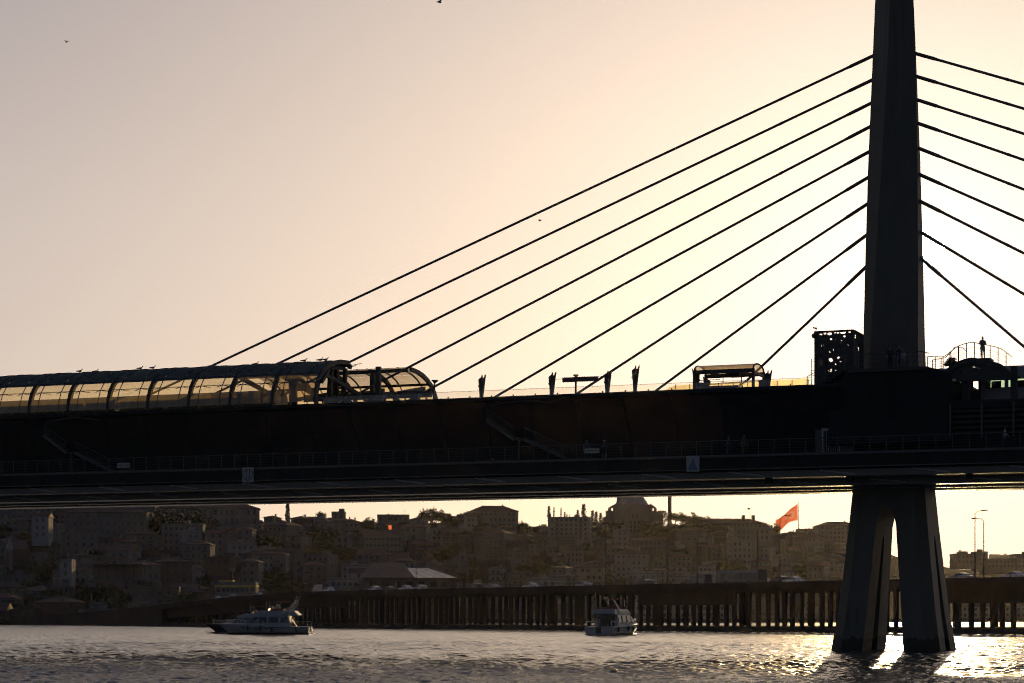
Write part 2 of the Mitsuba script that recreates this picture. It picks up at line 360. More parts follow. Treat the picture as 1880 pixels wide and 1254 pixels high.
def canopy(name, label, a_end, sgn, roofmat, glassmat, roof_from, bays=40):
    t = thing(name, label, 'canopy')
    a = a_end; k = 0
    while a > A0 + 3 and k < bays:
        lo = a - BAY
        part(t, 'rib', W(hoop(a, RAD(1), RAD(88), sgn, .23, .55, .38, inset=-.1)), 'dark_steel', 30)
        cuts = [a, a - .25*BAY, a - .77*BAY, lo]
        for j in (1, 2): part(t, 'mullion', W(hoop(cuts[j], RAD(1), RAD(90), sgn, .06, .1, .1, inset=.0)), 'dark_steel', 30)
        for j in range(3):
            part(t, 'glass_pane', W(sheet(cuts[j+1]+.03, cuts[j]-.03, RAD(1.5), RAD(23.3), sgn, 4)), glassmat, True)
            part(t, 'glass_pane', W(sheet(cuts[j+1]+.03, cuts[j]-.03, RAD(23.7), RAD(roof_from-.3), sgn, 4)), glassmat, True)
        for j in range(3):
            for t0, t1 in ((roof_from, 66), (66.3, 92)):
                part(t, 'roof_panel', W(sheet(cuts[j+1]+.015, cuts[j]-.015, RAD(t0), RAD(t1), sgn, 4, .04)), roofmat, True)
            part(t, 'seam', W(join([hoop(cuts[j], RAD(roof_from), RAD(92), sgn, .05, .05, .05, inset=-.09)])), 'dark_steel')
        w, z = arc(RAD(23.5))
        part(t, 'tie_rod', W(bar((lo, w*sgn, z), (a, w*sgn, z), .06, .06)), 'dark_steel')
        for j in (1, 2):
            part(t, 'bracket', W(join([bar((cuts[j]-.8, (w+.5)*sgn, z-.12), (cuts[j], w*sgn, z), .05, .05), bar((cuts[j]+.8, (w+.5)*sgn, z-.12), (cuts[j], w*sgn, z), .05, .05)])), 'dark_steel')
        w, z = arc(RAD(roof_from))
        part(t, 'eaves_beam', W(bar((lo+.02, (w+.25)*sgn, z), (a-.02, (w+.25)*sgn, z), .16, .22)), 'dark_steel')
        w, z = arc(RAD(90))
        part(t, 'ridge_beam', W(bar((lo+.02, (w+.2)*sgn, z-.25), (a-.02, (w+.2)*sgn, z-.25), .3, .3)), 'dark_steel')
        if k < 3:                                         # legs of the frames, seen where the near side is open
            wi = -2.6*-sgn if sgn > 0 else -2.7
            part(t, 'column', W(bar((a-.4, wi, FLOOR), (a-.4, wi, 25.3), .42, .34)), 'dark_steel')
            w2, z2 = arc(RAD(48))
            part(t, 'strut', W(bar((a-.4, wi, 22.6), (a-.4, (w2+.6)*sgn, z2-.5), .3, .34)), 'dark_steel')
        a = lo; k += 1
    return t
near_end = A(578, -9.9)
canopy('platform_canopy', 'long curved canopy with grey roof sheets and amber glass at the left', near_end, 1 if False else 1, 'roof_sheet', 'amber_glass', 37)
far_end = A(806, 9.9)
fc = canopy('platform_canopy', 'translucent brown canopy with a slanted open end standing behind the left canopy', far_end, -1, 'roof_glass', 'amber_glass', 46, 4)
w, z = arc(RAD(88))
# the open end frame of the near canopy
fr = thing('canopy_end_frame', 'open steel frame of posts and beams at the end of the curved canopy', 'frame')
for x0, wx in ((608, -6.0), (634, -3.2)):
    a = A(x0, wx)
    part(fr, 'post', W(bar((a-.25, wx, FLOOR), (a, wx, 25.2), .42 if wx < -4 else .3, .36)), 'dark_steel')
part(fr, 'beam', W(bar((near_end+.2, -3.2, 25.3), (A(640, -3.2), -3.2, 25.35), .5, .34)), 'dark_steel')
part(fr, 'beam', W(bar((near_end+.2, -9.0, 23.4), (A(606, -6.0), -6.0, 25.1), .3, .3)), 'dark_steel')
part(fr, 'beam', W(bar((A(606, -6.0), -6.0, 25.0), (A(632, -3.2), -3.2, 25.25), .3, .34)), 'dark_steel')
part(fr, 'glazing_bar', W(bar((A(640, -3.2), -3.2, 25.45), (A(664, -3.2), -3.2, 25.6), .05, .05)), 'rail_steel')
part(fr, 'glazing_bar', W(bar((A(636, -3.2), -3.2, 25.2), (A(654, -3.2), -3.2, 25.45), .05, .05)), 'rail_steel')
part(fr, 'sill', W(bar((near_end, -9.2, 21.9), (A(640, -6), -6.0, 21.9), .14, .2)), 'dark_steel')
part(fr, 'brace', W(bar((A(585, -5), -5.0, FLOOR+.2), (A(640, -5), -5.0, 22.9), .18, .22)), 'dark_steel')
for k, (x0, x1) in enumerate(((640, 700), (672, 628), (760, 715))):
    part(fr, 'brace', W(bar((A(x0, -1), -1.0, FLOOR+.2), (A(x1, 1), 1.0, 23.3), .3, .3)), 'dark_steel')
part(fr, 'catenary_beam', W(box(A(560, 1.5), A(792, 1.5), 1.3, 1.7, 22.85, 23.45)), 'dark_steel')

# ---- station furniture on the platform
def horned_post(x, wx, top, label, flip=1, h0=FLOOR):
    a = A(x, wx); zb = Z(top, a, wx)
    k = 1/115.0
    pts = [(-15, -170), (15, -170), (15, 0), (30, 120), (42, 210), (44, 222), (30, 193), (20, 183), (10, 187), (7, 220), (1, 196), (-14, 186), (-30, 172), (-26, 140), (-15, 0)]
    P = [(flip*px_*k, zb + (py_-222)*k) for px_, py_ in pts]
    P = [(p[0], max(p[1], h0)) for p in P]
    t = thing('horned_post', label, 'post', 'horned posts on the platform')
    part(t, 'blade', W(mv(prism(P, -.05, .05), (a, wx-.07, 0))), 'dark_steel')
    part(t, 'blade', W(mv(prism(P, -.05, .05), (a, wx+.07, 0))), 'dark_steel')
    part(t, 'core', W(box(a-.12, a+.12, wx-.1, wx+.1, h0, zb-.6)), 'dark_steel')
    part(t, 'lamp_box', W(cbox((a-flip*.2, wx, zb-1.0), (.12, .3, .16))), 'dark_steel')
    part(t, 'foot', W(cbox((a, wx, h0+.08), (.5, .7, .16))), 'dark_steel')
horned_post(884, -8, 688, 'horned steel post standing alone, nearest to the long canopies')
horned_post(1013, -8, 683, 'horned steel post just left of the platform sign')
horned_post(1115, -8, 680, 'horned steel post just right of the platform sign')
horned_post(1166, -8, 671, 'tallest horned steel post, between the platform sign and the small shelter')
horned_post(1279, -8, 676, 'horned steel post at the left end of the small shelter', -1)
horned_post(1409, -8, 679, 'horned steel post at the right end of the small shelter')
horned_post(1299, -2.5, 691, 'horned steel post inside the small shelter, seen under its roof', -1)

t = thing('platform_sign', 'long flat signboard held by one mast above the glass parapet', 'sign')
a0, a1, am = A(1033, -6), A(1098, -6), A(1055, -6)
part(t, 'board', W(box(a0, a1, -6.1, -5.9, Z(701, am, -6), Z(692.5, am, -6))), 'dark_steel')
part(t, 'mast', W(tube([(am, -5.7, FLOOR), (am, -5.7, Z(688, am, -6))], .09, 8)), 'dark_steel', 40)
part(t, 'cap', W(tube([(am, -5.7, Z(691, am, -6)), (am, -5.7, Z(688.5, am, -6)), (am, -5.7, Z(687, am, -6))], [.1, .26, .2], 10)), 'dark_steel', 40)
part(t, 'stay_wire', W(bar((A(1020, -6), -6, Z(695, am, -6)), (A(1108, -6), -6, Z(692.5, am, -6)), .03, .03)), 'rail_steel')

t = thing('mushroom_lamp', 'short lamp post with a flat round head beside the end of the brown canopy', 'lamp')
am = A(797, -5)
part(t, 'mast', W(tube([(am-.1, -5, FLOOR), (am+.05, -5, Z(700, am, -5))], .08, 8)), 'dark_steel', 40)
part(t, 'head', W(tube([(am+.05, -5, Z(703, am, -5)), (am+.07, -5, Z(699.5, am, -5)), (am+.07, -5, Z(698, am, -5))], [.1, .3, .28], 12)), 'dark_steel', 40)

t = thing('platform_shelter', 'small shelter with a rounded roof and slatted beams on the platform left of the pylon', 'shelter')
a0, a1, w0, w1 = A(1275, -8.4), A(1383, -8.4), -8.4, -5.2
zt = 23.05
rings = []
for a in (a0, a1):
    rings.append([(a, w0 + (w1-w0)*(.5-.5*math.cos(math.pi*k/10)), zt + .57*math.sin(math.pi*k/10)**.8) for k in range(11)])
rv, rf = loft(rings, caps=False, closed=False)
part(t, 'roof_skin', W((rv, rf)), 'roof_glass', True)
for f_ in (0, 1):
    a = a0 + (a1-a0)*f_
    part(t, 'hoop', W(tube([(a, w0 + (w1-w0)*(.5-.5*math.cos(math.pi*k/10)), zt - .02 + .55*math.sin(math.pi*k/10)**.8) for k in range(11)], .07, 6)), 'dark_steel', True)
for wx in (w0, w1):
    part(t, 'eaves_beam', W(box(a0-.1, a1+.1, wx-.1, wx+.1, zt-.28, zt+.04)), 'dark_steel')
    for a in (a0, a1):
        part(t, 'post', W(bar((a, wx, FLOOR), (a, wx, zt), .22, .2)), 'dark_steel')
for f_ in (.27, .52, .78):
    a = a0 + (a1-a0)*f_
    part(t, 'cross_beam', W(bar((a, w0, zt-.2), (a+.4, w1, zt-.2), .14, .16)), 'dark_steel')
part(t, 'end_beam', W(bar((a1, w0, zt-.3), (a1, w1, zt-.3), .16, .22)), 'dark_steel')
part(t, 'machine_box', W(cbox((A(1350, -7), -7, zt-.2), (.9, .9, .55))), 'dark_steel')
for f_ in (.3, .62):
    a = a0 + (a1-a0)*f_
    part(t, 'glazing_post', W(bar((a, w1, FLOOR), (a, w1, zt-.3), .06, .06)), 'rail_steel')
part(t, 'tie_rod', W(bar((a0+.2, w1, zt-.75), (a1, w1, zt-.62), .05, .05)), 'rail_steel')
part(t, 'tie_rod', W(bar((a0, w0, zt-.8), (a0+2.2, w0, zt-.78), .05, .05)), 'rail_steel')

bal = thing('frosted_balustrade', 'yellowish frosted glass balustrade on the platform, around the foot of the small shelter', 'balustrade')
a = A(1214, -6.5); aend = A(1484, -6.5); k = 0
while a < aend:
    b = min(a+1.25, aend); zt2 = 22.12 + .012*(a-A(1214, -6.5))
    z0_ = FLOOR
    q = [(a+.03, -6.5, z0_), (b-.03, -6.5, z0_), (b-.03, -6.5, zt2), (a+.03, -6.5, zt2 if k else 21.5)]
    if k == 0: q = [(a+.03, -6.5, z0_), (b-.03, -6.5, z0_), (b-.03, -6.5, zt2), (a+.7, -6.5, zt2-.12), (a+.25, -6.5, zt2-.45)]
    f_ = np.array([[0, 1, 2], [0, 2, 3]]) if k else np.array([[0, 1, 2], [0, 2, 3], [0, 3, 4]])
    part(bal, 'glass_pane', W((np.array(q), f_)), 'frosted_glass')
    part(bal, 'post', W(cbox((b, -6.5, z0_+.7), (.06, .06, 1.4))), 'dark_steel')
    a = b; k += 1
t = thing('platform_bench', 'dark slatted bench behind the parapet left of the small shelter posts', 'bench')
am = A(1318, -8.8)
part(t, 'seat', W(box(am-1.6, am+1.6, -9.0, -8.5, 21.25, 21.33)), 'dark_steel')
for s in (-1.3, 1.3): part(t, 'leg', W(cbox((am+s, -8.75, 21.03), (.08, .4, .44))), 'dark_steel')
part(t, 'backrest', W(box(am-1.6, am+1.6, -8.48, -8.42, 21.4, 21.75)), 'dark_steel')
for x0 in (697, 762, 1293, 1403):
    t = thing('litter_bin', {697: 'square bin on the platform under the middle of the brown canopy', 762: 'square bin on the platform near the slanted end of the brown canopy',
                             1293: 'square bin on the platform at the left of the shelter', 1403: 'square bin on the platform at the right of the shelter'}[x0], 'bin')
    a = A(x0, -7.8)
    part(t, 'body', W(cbox((a, -7.8, FLOOR+.6), (.75, .6, 1.2))), 'dark_steel')
    part(t, 'lid', W(cbox((a, -7.8, FLOOR+1.24), (.85, .7, .1))), 'rail_steel')

# ---- perforated stair tower beside the pylon
rng = random.Random(5)
tw = thing('perforated_tower', 'square dark tower of metal sheets pierced with round holes, left of the pylon', 'tower')
a0, a1, w0, w1 = A(1497, -8), A(1566, -8), -8.0, -4.6
zb, zt = 20.9, Z(609, (a0+a1)/2, -8)
wdt, hgt = a1-a0, zt-zb
def px_hole(x, y, r, s=1.0):                                         # a hole at its place on the sheet, measured in the photograph
    return affinity.scale(sg.Point((x-168)/9.65/22.8*1.0, hgt - (y-205)/9.65/22.8).buffer(r/9.65/22.8, 8), 1, s)
HOLES = [(340, 220, 26, 1), (262, 246, 30, .6), (425, 238, 42, .6), (520, 220, 15, 1), (575, 216, 26, 1), (665, 220, 52, .65), (785, 212, 26, 1), (275, 430, 36, 1), (368, 455, 14, 1),
         (425, 437, 26, .8), (345, 500, 11, 1), (410, 570, 28, .8), (258, 622, 40, 1), (350, 685, 15, 1), (455, 690, 46, 1), (585, 675, 22, 1.2), (262, 745, 46, 1.4), (365, 770, 34, 1),
         (620, 722, 20, 1.3), (565, 745, 10, 1.6), (403, 900, 13, 1), (452, 872, 12, 1), (450, 915, 30, .8), (535, 893, 11, 1), (450, 995, 40, 1.1), (365, 985, 13, 1), (410, 1072, 18, 1),
         (693, 405, 12, 1), (760, 430, 12, 2.4), (704, 566, 13, 1), (282, 920, 9, 1), (540, 380, 34, 1), (510, 520, 28, 1), (610, 470, 24, 1), (640, 380, 20, 1), (600, 590, 18, 1), (520, 790, 24, 1), (690, 300, 22, 1), (450, 330, 22, 1), (330, 330, 18, 1)]
front = sg.box(0, 0, wdt, hgt)
front = front.difference(unary_union([px_hole(*h) for h in HOLES]).intersection(sg.box(.12, .5, wdt-.12, hgt-.05)))
part(tw, 'front_sheet', W(mv(prism(front, 0, .06), (a0, w0, zb))), 'dark_steel')
side = sg.box(0, 0, w1-w0, hgt)
hs = []
for k in range(30):
    hs.append(affinity.scale(sg.Point(rng.uniform(.3, w1-w0-.3), rng.uniform(.9, hgt-.2)).buffer(rng.uniform(.08, .26), 8), 1, rng.uniform(.8, 1.3)))
side = side.difference(unary_union(hs).intersection(sg.box(.15, .6, w1-w0-.15, hgt-.08)))
def sidewall(a):
    v, f = prism(side, 0, .06); v = np.stack([v[:, 1] + a, v[:, 0] + w0, v[:, 2] + zb], 1); return v, f
part(tw, 'side_sheet', W(sidewall(a1-.06)), 'dark_steel')
part(tw, 'side_sheet', W(sidewall(a0)), 'dark_steel')
backh = front.difference(unary_union([px_hole(h[0]+rng.uniform(-12, 12), h[1]+rng.uniform(-12, 12), h[2]*1.25, h[3]) for h in HOLES]).intersection(sg.box(.12, .5, wdt-.12, hgt-.05)))
part(tw, 'back_sheet', W(mv(prism(backh, 0, .06), (a0, w1, zb))), 'dark_steel')
for aa in (a0, a1):
    for ww in (w0, w1): part(tw, 'corner_post', W(cbox((aa, ww, zb+hgt/2), (.16, .16, hgt))), 'dark_steel')
part(tw, 'top_rail', W(box(a0-.1, a1+.1, w0-.1, w0+.1, zt-.02, zt+.1)), 'dark_steel')
part(tw, 'top_rail', W(box(a1-.1, a1+.1, w0+.1, w1, zt-.02, zt+.1)), 'dark_steel')
part(tw, 'corner_bracket', W(sphere((a0-.1, w0, zt-.25), .22)), 'dark_steel', True)
t = thing('security_camera', 'small camera on a short pole at the top left corner of the perforated tower', 'camera')
part(t, 'pole', W(bar((a0+.05, w0, zt+.1), (a0+.05, w0, zt+.5), .05, .05)), 'dark_steel')
part(t, 'housing', W(bar((a0-.2, w0, zt+.42), (a0+.12, w0, zt+.3), .1, .1)), 'rail_steel')
t = thing('service_ladder', 'thin vertical ladder fixed to the left side of the perforated tower', 'ladder')
for da in (-.32, -.05): part(t, 'stile', W(bar((a0+da, w0, FLOOR), (a0+da, w0, 23.7), .05, .05)), 'dark_steel')
for k in range(7): part(t, 'rung', W(bar((a0-.32, w0, 21.2+.38*k), (a0-.05, w0, 21.2+.38*k), .035, .035)), 'dark_steel')

# ---- overpass around the pylon
ov = thing('pylon_overpass', 'raised walkway with curved railings around the pylon and an arched crossing to its right', 'footbridge')
ZP = 22.55
def curve(pts, n=12):
    """A smooth line through the points."""
    P = np.array(pts, float); P = np.vstack([2*P[0]-P[1], P, 2*P[-1]-P[-2]]); out = []
    for i in range(1, len(P)-2):
        for t in np.linspace(0, 1, n, endpoint=False):
            out.append(.5*((2*P[i]) + (-P[i-1]+P[i+1])*t + (2*P[i-1]-5*P[i]+4*P[i+1]-P[i+2])*t*t + (-P[i-1]+3*P[i]-3*P[i+1]+P[i+2])*t**3))
    return np.array(out + [P[-2]])
ap0, ap1 = A(1556, -9.2), A(1702, -9.2)
prof = [(ap0-1.6, 20.4), (ap0, ZP), (ap1, ZP), (ap1+1.3, ZP-.35), (ap1+1.6, ZP-1.0), (ap1+1.6, 16.6), (ap0-1.6, 16.6)]
v, f = prism(prof, -9.0, -2.9)
part(ov, 'platform_body', W((v, f)), 'hull_paint')
v, f = prism(prof, 2.9, 8.5)
part(ov, 'platform_body', W((v, f)), 'hull_paint')
part(ov, 'platform_edge', W(join([box(ap0, ap1, -9.25, -9.0, ZP-.25, ZP+.02)])), 'dark_steel')
st0 = A(1482, -9)
for k in range(8):                                                   # the stair up from the platform on the left
    f_ = (k+.5)/8
    part(ov, 'step', W(cbox((st0 + (ap0-.2-st0)*f_, -8.6, FLOOR + (ZP-FLOOR)*(k+1)/8-.09), ((ap0-st0)/8+.02, .9, .2))), 'hull_paint')
def railing(line, h=1.2, step=.75, r=.035, cat='rail', rails=(.4, .8)):
    L = np.array(line); seg = np.r_[0, np.cumsum(np.linalg.norm(np.diff(L[:, :2], axis=0), axis=1))]
    part(ov, 'handrail', W(tube(L + [0, 0, h], r, 6)), 'rail_steel', True)
    for s in np.arange(0, seg[-1]+.01, step):
        p = [np.interp(s, seg, L[:, i]) for i in range(3)]
        part(ov, 'post', W(box(p[0]-.03, p[0]+.03, p[1]-.03, p[1]+.03, p[2]-.1, p[2]+h)), 'rail_steel')
    for q in rails: part(ov, 'wire', W(tube(L + [0, 0, q], .012, 4)), 'rail_steel')
railing([(st0, -9.0, FLOOR+.15), (ap0-.2, -9.0, ZP)])
railing(curve([(ap0-.2, -9.15, ZP), (A(1600, -9.15), -9.15, ZP), (A(1650, -9.15), -9.15, ZP), (A(1690, -9.15), -9.15, ZP), (A(1706, -8.6), -8.6, ZP-.1)]), step=1.05)
# the arch over the track: deck line read along the survey, at w = -6.5
arch = [(1703, 682), (1720, 682.5), (1733, 682), (1747, 672), (1760, 663), (1782, 656.5), (1800, 659), (1820, 663), (1837, 668), (1850, 677), (1858, 684)]
AW = -6.4
AL = np.array([(A(x, AW), AW, Z(y, A(x, AW), AW)) for x, y in arch])
ac = curve(AL, 6)
top = [(p[0], p[2]) for p in ac]
under = [(A(1850, AW), 22.4), (A(1825, AW), 23.0), (A(1800, AW), 23.2), (A(1798, AW), 22.5), (A(1778, AW), 22.5), (A(1778, AW), 23.35), (A(1768, AW), 23.0), (A(1764, AW), 22.5), (A(1745, AW), 22.2), (A(1703, AW), 21.9)]
band = [(p[0], p[2]) for p in ac] + [(p[0], p[2]-.42) for p in ac[::-1]]
part(ov, 'arch_deck', W(prism(sg.Polygon(band).buffer(0), AW, AW+2.6)), 'dark_steel')
lowz = Z(690, A(1780, AW), AW)
ks = np.linspace(A(1735, AW), A(1857, AW), 24)
web = sg.Polygon(list(zip(ks, np.interp(ks, ac[:, 0], ac[:, 2]) - .25)) + [(ks[-1], lowz-.4), (ks[0], lowz-.4)]).buffer(0)
ar = lambda *q: sg.Polygon([(A(x, AW), Z(y, A(x, AW), AW)) for x, y in q])
web = web.difference(ar((1762, 684), (1767, 680), (1769, 680), (1769, 685))).difference(ar((1782, 682), (1799, 685.5), (1799, 688), (1790, 688.5), (1782, 684.5))).difference(ar((1783, 671.5), (1799, 675), (1799, 677), (1783, 673)))
for g_ in getattr(web, 'geoms', [web]): part(ov, 'arch_web', W(prism(g_, AW+.2, AW+.5)), 'dark_steel')
part(ov, 'arch_tie', W(bar((A(1782, AW), AW+.3, Z(672, 2, AW)), (A(1800, AW), AW+.3, Z(676, 2, AW)), .12, .14)), 'dark_steel')
railing(curve(AL, 6), step=.62)
AL2 = np.array([(A(x, -3.2), -3.2, Z(y, A(x, -3.2), -3.2)) for x, y in [(1712, 688), (1735, 684), (1745, 675), (1753, 664), (1768, 666), (1775, 674)]])
part(ov, 'arch_deck', W(loft([[(p[0], -3.9, p[2]), (p[0], -3.9, p[2]-.3), (p[0], -3.0, p[2]-.3), (p[0], -3.0, p[2])] for p in AL2])), 'dark_steel')
railing(AL2, step=.7)
for k in range(5):
    f_ = k/5; part(ov, 'step', W(cbox((A(1752-12*f_, -3.6), -4.4, Z(664+14*f_, 2, -3.6)), (.5, 1.2, .07))), 'dark_steel')
for xx in (1710, 1776, 1862): part(ov, 'pier', W(cbox((A(xx, -5.6), -5.6, 21.2), (.5, .5, 3.0))), 'dark_steel')

# ---- gate and wall panels on the gallery at the pylon
t = thing('gallery_gate', 'white framed door with vertical bars on the walkway under the pylon', 'door')
g0, g1 = A(1510, -8.4), A(1541, -8.4)
zg0, zg1 = GAL+.02, Z(788, g0, -8.4)
for aa in (g0, g1): part(t, 'frame_post', W(cbox((aa, -8.4, (zg0+zg1)/2), (.1, .1, zg1-zg0))), 'pale_panel')
part(t, 'lintel', W(box(g0-.05, g1+.05, -8.45, -8.35, zg1-.05, zg1+.06)), 'pale_panel')
for k in range(6): aa = g0 + .12 + (g1-g0-.42)*k/5; part(t, 'bar', W(cbox((aa, -8.4, zg0+1.0), (.05, .05, 1.9))), 'pale_panel')
part(t, 'cross_rail', W(box(g0+.05, g1-.3, -8.42, -8.38, zg0+1.93, zg0+2.0)), 'pale_panel')
for xa, xb in ((1497, 1509), (1543, 1566)):
    part(t, 'wall_panel', W(box(A(xa, -8.4), A(xb, -8.4), -8.45, -8.38, zg0, zg1-.05)), 'rail_steel')

# ---- outside stairs down to the gallery
def stair(x_top, y_top, x_bot, label):
    w0 = -9.7; wd = 1.5
    b = A(x_bot, w0); tp = A(x_top, w0); zt = Z(y_top, tp, w0)
    t = thing('gallery_stair', label, 'stair', 'stairs on the side of the bridge')
    n = 22; mid = b + (tp-b)*.56; zm = GAL + (zt-GAL)*.54; pts = []
    flights = [(b, GAL, mid, zm), (mid-.9, zm, tp, zt)]
    for (fa, fz, ga, gz) in flights:
        m = 10
        for k in range(m):
            f_ = (k+.5)/m
            part(t, 'tread', W(cbox((fa+(ga-fa)*f_, w0+wd/2, fz+(gz-fz)*(k+1)/m-.03), (abs(ga-fa)/m+.06, wd, .06))), 'rail_steel')
        for w_ in (w0, w0+wd):
            part(t, 'stringer', W(bar((fa, w_, fz-.1), (ga, w_, gz-.1), .06, .26)), 'rail_steel')
        for q in (.95,): part(t, 'handrail', W(bar((fa, w0, fz+q), (ga, w0, gz+q), .05, .05)), 'rail_steel')
        for k in range(14):
            f_ = (k+.5)/14
            part(t, 'baluster', W(box(fa+(ga-fa)*f_-.015, fa+(ga-fa)*f_+.015, w0-.015, w0+.015, fz+(gz-fz)*f_, fz+(gz-fz)*f_+.95)), 'rail_steel')
    part(t, 'landing', W(box(mid-.95, mid+.05, w0, w0+wd, zm-.1, zm)), 'rail_steel')
    part(t, 'landing_post', W(cbox((mid-.5, w0+.1, (GAL+zm)/2-.05), (.1, .1, zm-GAL-.1))), 'rail_steel')
    ka = np.linspace(tp+.5, tp+6.5, 9); zc = zt + 1.1 + .35*np.sin(np.linspace(0, math.pi, 9))
    part(t, 'hood', W(loft([[(aa, -10.15, z), (aa, -10.15, z-.07), (aa, -9.0, z-.27), (aa, -9.0, z-.2)] for aa, z in zip(ka, zc)])), 'rail_steel', 30)
stair(892, 770, 1052, 'steel stair in two flights on the side of the bridge near its middle')
stair(80, 798, 212, 'steel stair in two flights on the side of the bridge at the far left')

# ---- boards and navigation signs hung on the deck
def board(x0, x1, y0, y1, label):
    a0, a1 = A(x0, -10.2), A(x1, -10.2)
    t = thing('notice_board', label, 'sign', 'boards tied to the gallery railing')
    part(t, 'panel', W(box(a0, a1, -10.17, -10.12, Z(y1, a0, -10.2), Z(y0, a0, -10.2))), 'sign_white')
    part(t, 'stripe', W(box(a0+.02, a1-.02, -10.185, -10.172, Z((y0+y1)/2+.6, a0, -10.2), Z((y0+y1)/2-.8, a0, -10.2))), 'rail_steel')
    for aa in (a0+.1, a1-.1): part(t, 'tie', W(cbox((aa, -10.11, Z(y0+2, a0, -10.2)), (.05, .03, .1))), 'dark_steel')
board(1072, 1100, 823.5, 832.5, 'pale board tied to the walkway railing at the foot of the middle stair')
board(215, 238, 850, 859, 'pale board tied to the walkway railing at the foot of the far left stair')
def nav(x, y0, y1, kind, label):
    ac_ = A(x, -10.45); s = (Z(y0, ac_, -10.45) - Z(y1, ac_, -10.45))
    zc = (Z(y0, ac_, -10.45) + Z(y1, ac_, -10.45))/2
    t = thing('navigation_sign', label, 'sign')
    part(t, 'plate', W(cbox((ac_, -10.42, zc), (s*.86, .06, s))), 'sign_white')
    for q in (-.3, .3): part(t, 'bracket', W(bar((ac_+q, -10.39, zc), (ac_+q, -10.2, zc+.15), .05, .05)), 'dark_steel')
    if kind == 'bars':
        ring = sg.Point(0, 0).buffer(s*.4, 24).difference(sg.Point(0, 0).buffer(s*.34, 24))
        part(t, 'ring', W(mv(prism(ring, -.012, 0), (ac_, -10.452, zc))), 'sign_dark')
        for q in (-.12, .12): part(t, 'stripe', W(cbox((ac_+q*s, -10.458, zc), (.07*s, .012, .56*s))), 'sign_dark')
    else:
        part(t, 'triangle', W(mv(prism([(-.34*s, -.4*s), (.34*s, -.4*s), (0, .38*s)], -.012, 0), (ac_, -10.452, zc))), 'sign_blue')
nav(455, 858, 885.5, 'bars', 'square white sign with a ring and two upright bars hung below the walkway')
nav(1272, 837, 866, 'triangle', 'square pale sign with a blue triangle hung below the walkway')

# ---- trains on the bridge
def train(name, label, a0, a1, w0, w1, z0, z1):
    t = thing(name, label, 'train')
    n = max(1, round((a1-a0)/20)); L = (a1-a0)/n
    for k in range(n):
        s, e = a0 + L*k + .25, a0 + L*(k+1) - .25
        outline = [(w0, z0+.5), (w0, z1-.7), (w0+.15, z1-.3), (w0+.6, z1-.05), ((w0+w1)/2, z1+.03), (w1-.6, z1-.05), (w1-.15, z1-.3), (w1, z1-.7), (w1, z0+.5), (w1-.2, z0+.3), (w0+.2, z0+.3)]
        c = part(t, 'car', W(section(outline, s, e)), 'train_paint', 20)
        q = s + .9; j = 0
        while q + 1.6 < e:
            door = j % 3 == 2; wl = 1.3 if door else 1.75
            for ww, o in ((w0, -.02), (w1, .02)):
                if door:
                    part(c, 'door', W(box(q, q+wl, min(ww, ww+o), max(ww, ww+o), z0+.6, z1-.85)), 'rail_steel')
                    part(c, 'door_window', W(box(q+.12, q+wl-.12, min(ww+o, ww+1.6*o), max(ww+o, ww+1.6*o), z0+1.5, z1-1.1)), 'window_dark')
                else:
                    part(c, 'window', W(box(q, q+wl, min(ww, ww+o), max(ww, ww+o), z0+1.45, z1-1.0)), 'window_dark')
            q += wl + .35; j += 1
        for b in (s+2.5, e-2.5): part(t, 'bogie', W(cbox((b, (w0+w1)/2, z0+.25), (2.6, 2.2, .5))), 'dark_steel')
scene['train_glass'] = {'type': 'thindielectric', 'int_ior': 1.5, 'specular_transmittance': {'type': 'rgb', 'value': [.62, .78, .66]}}
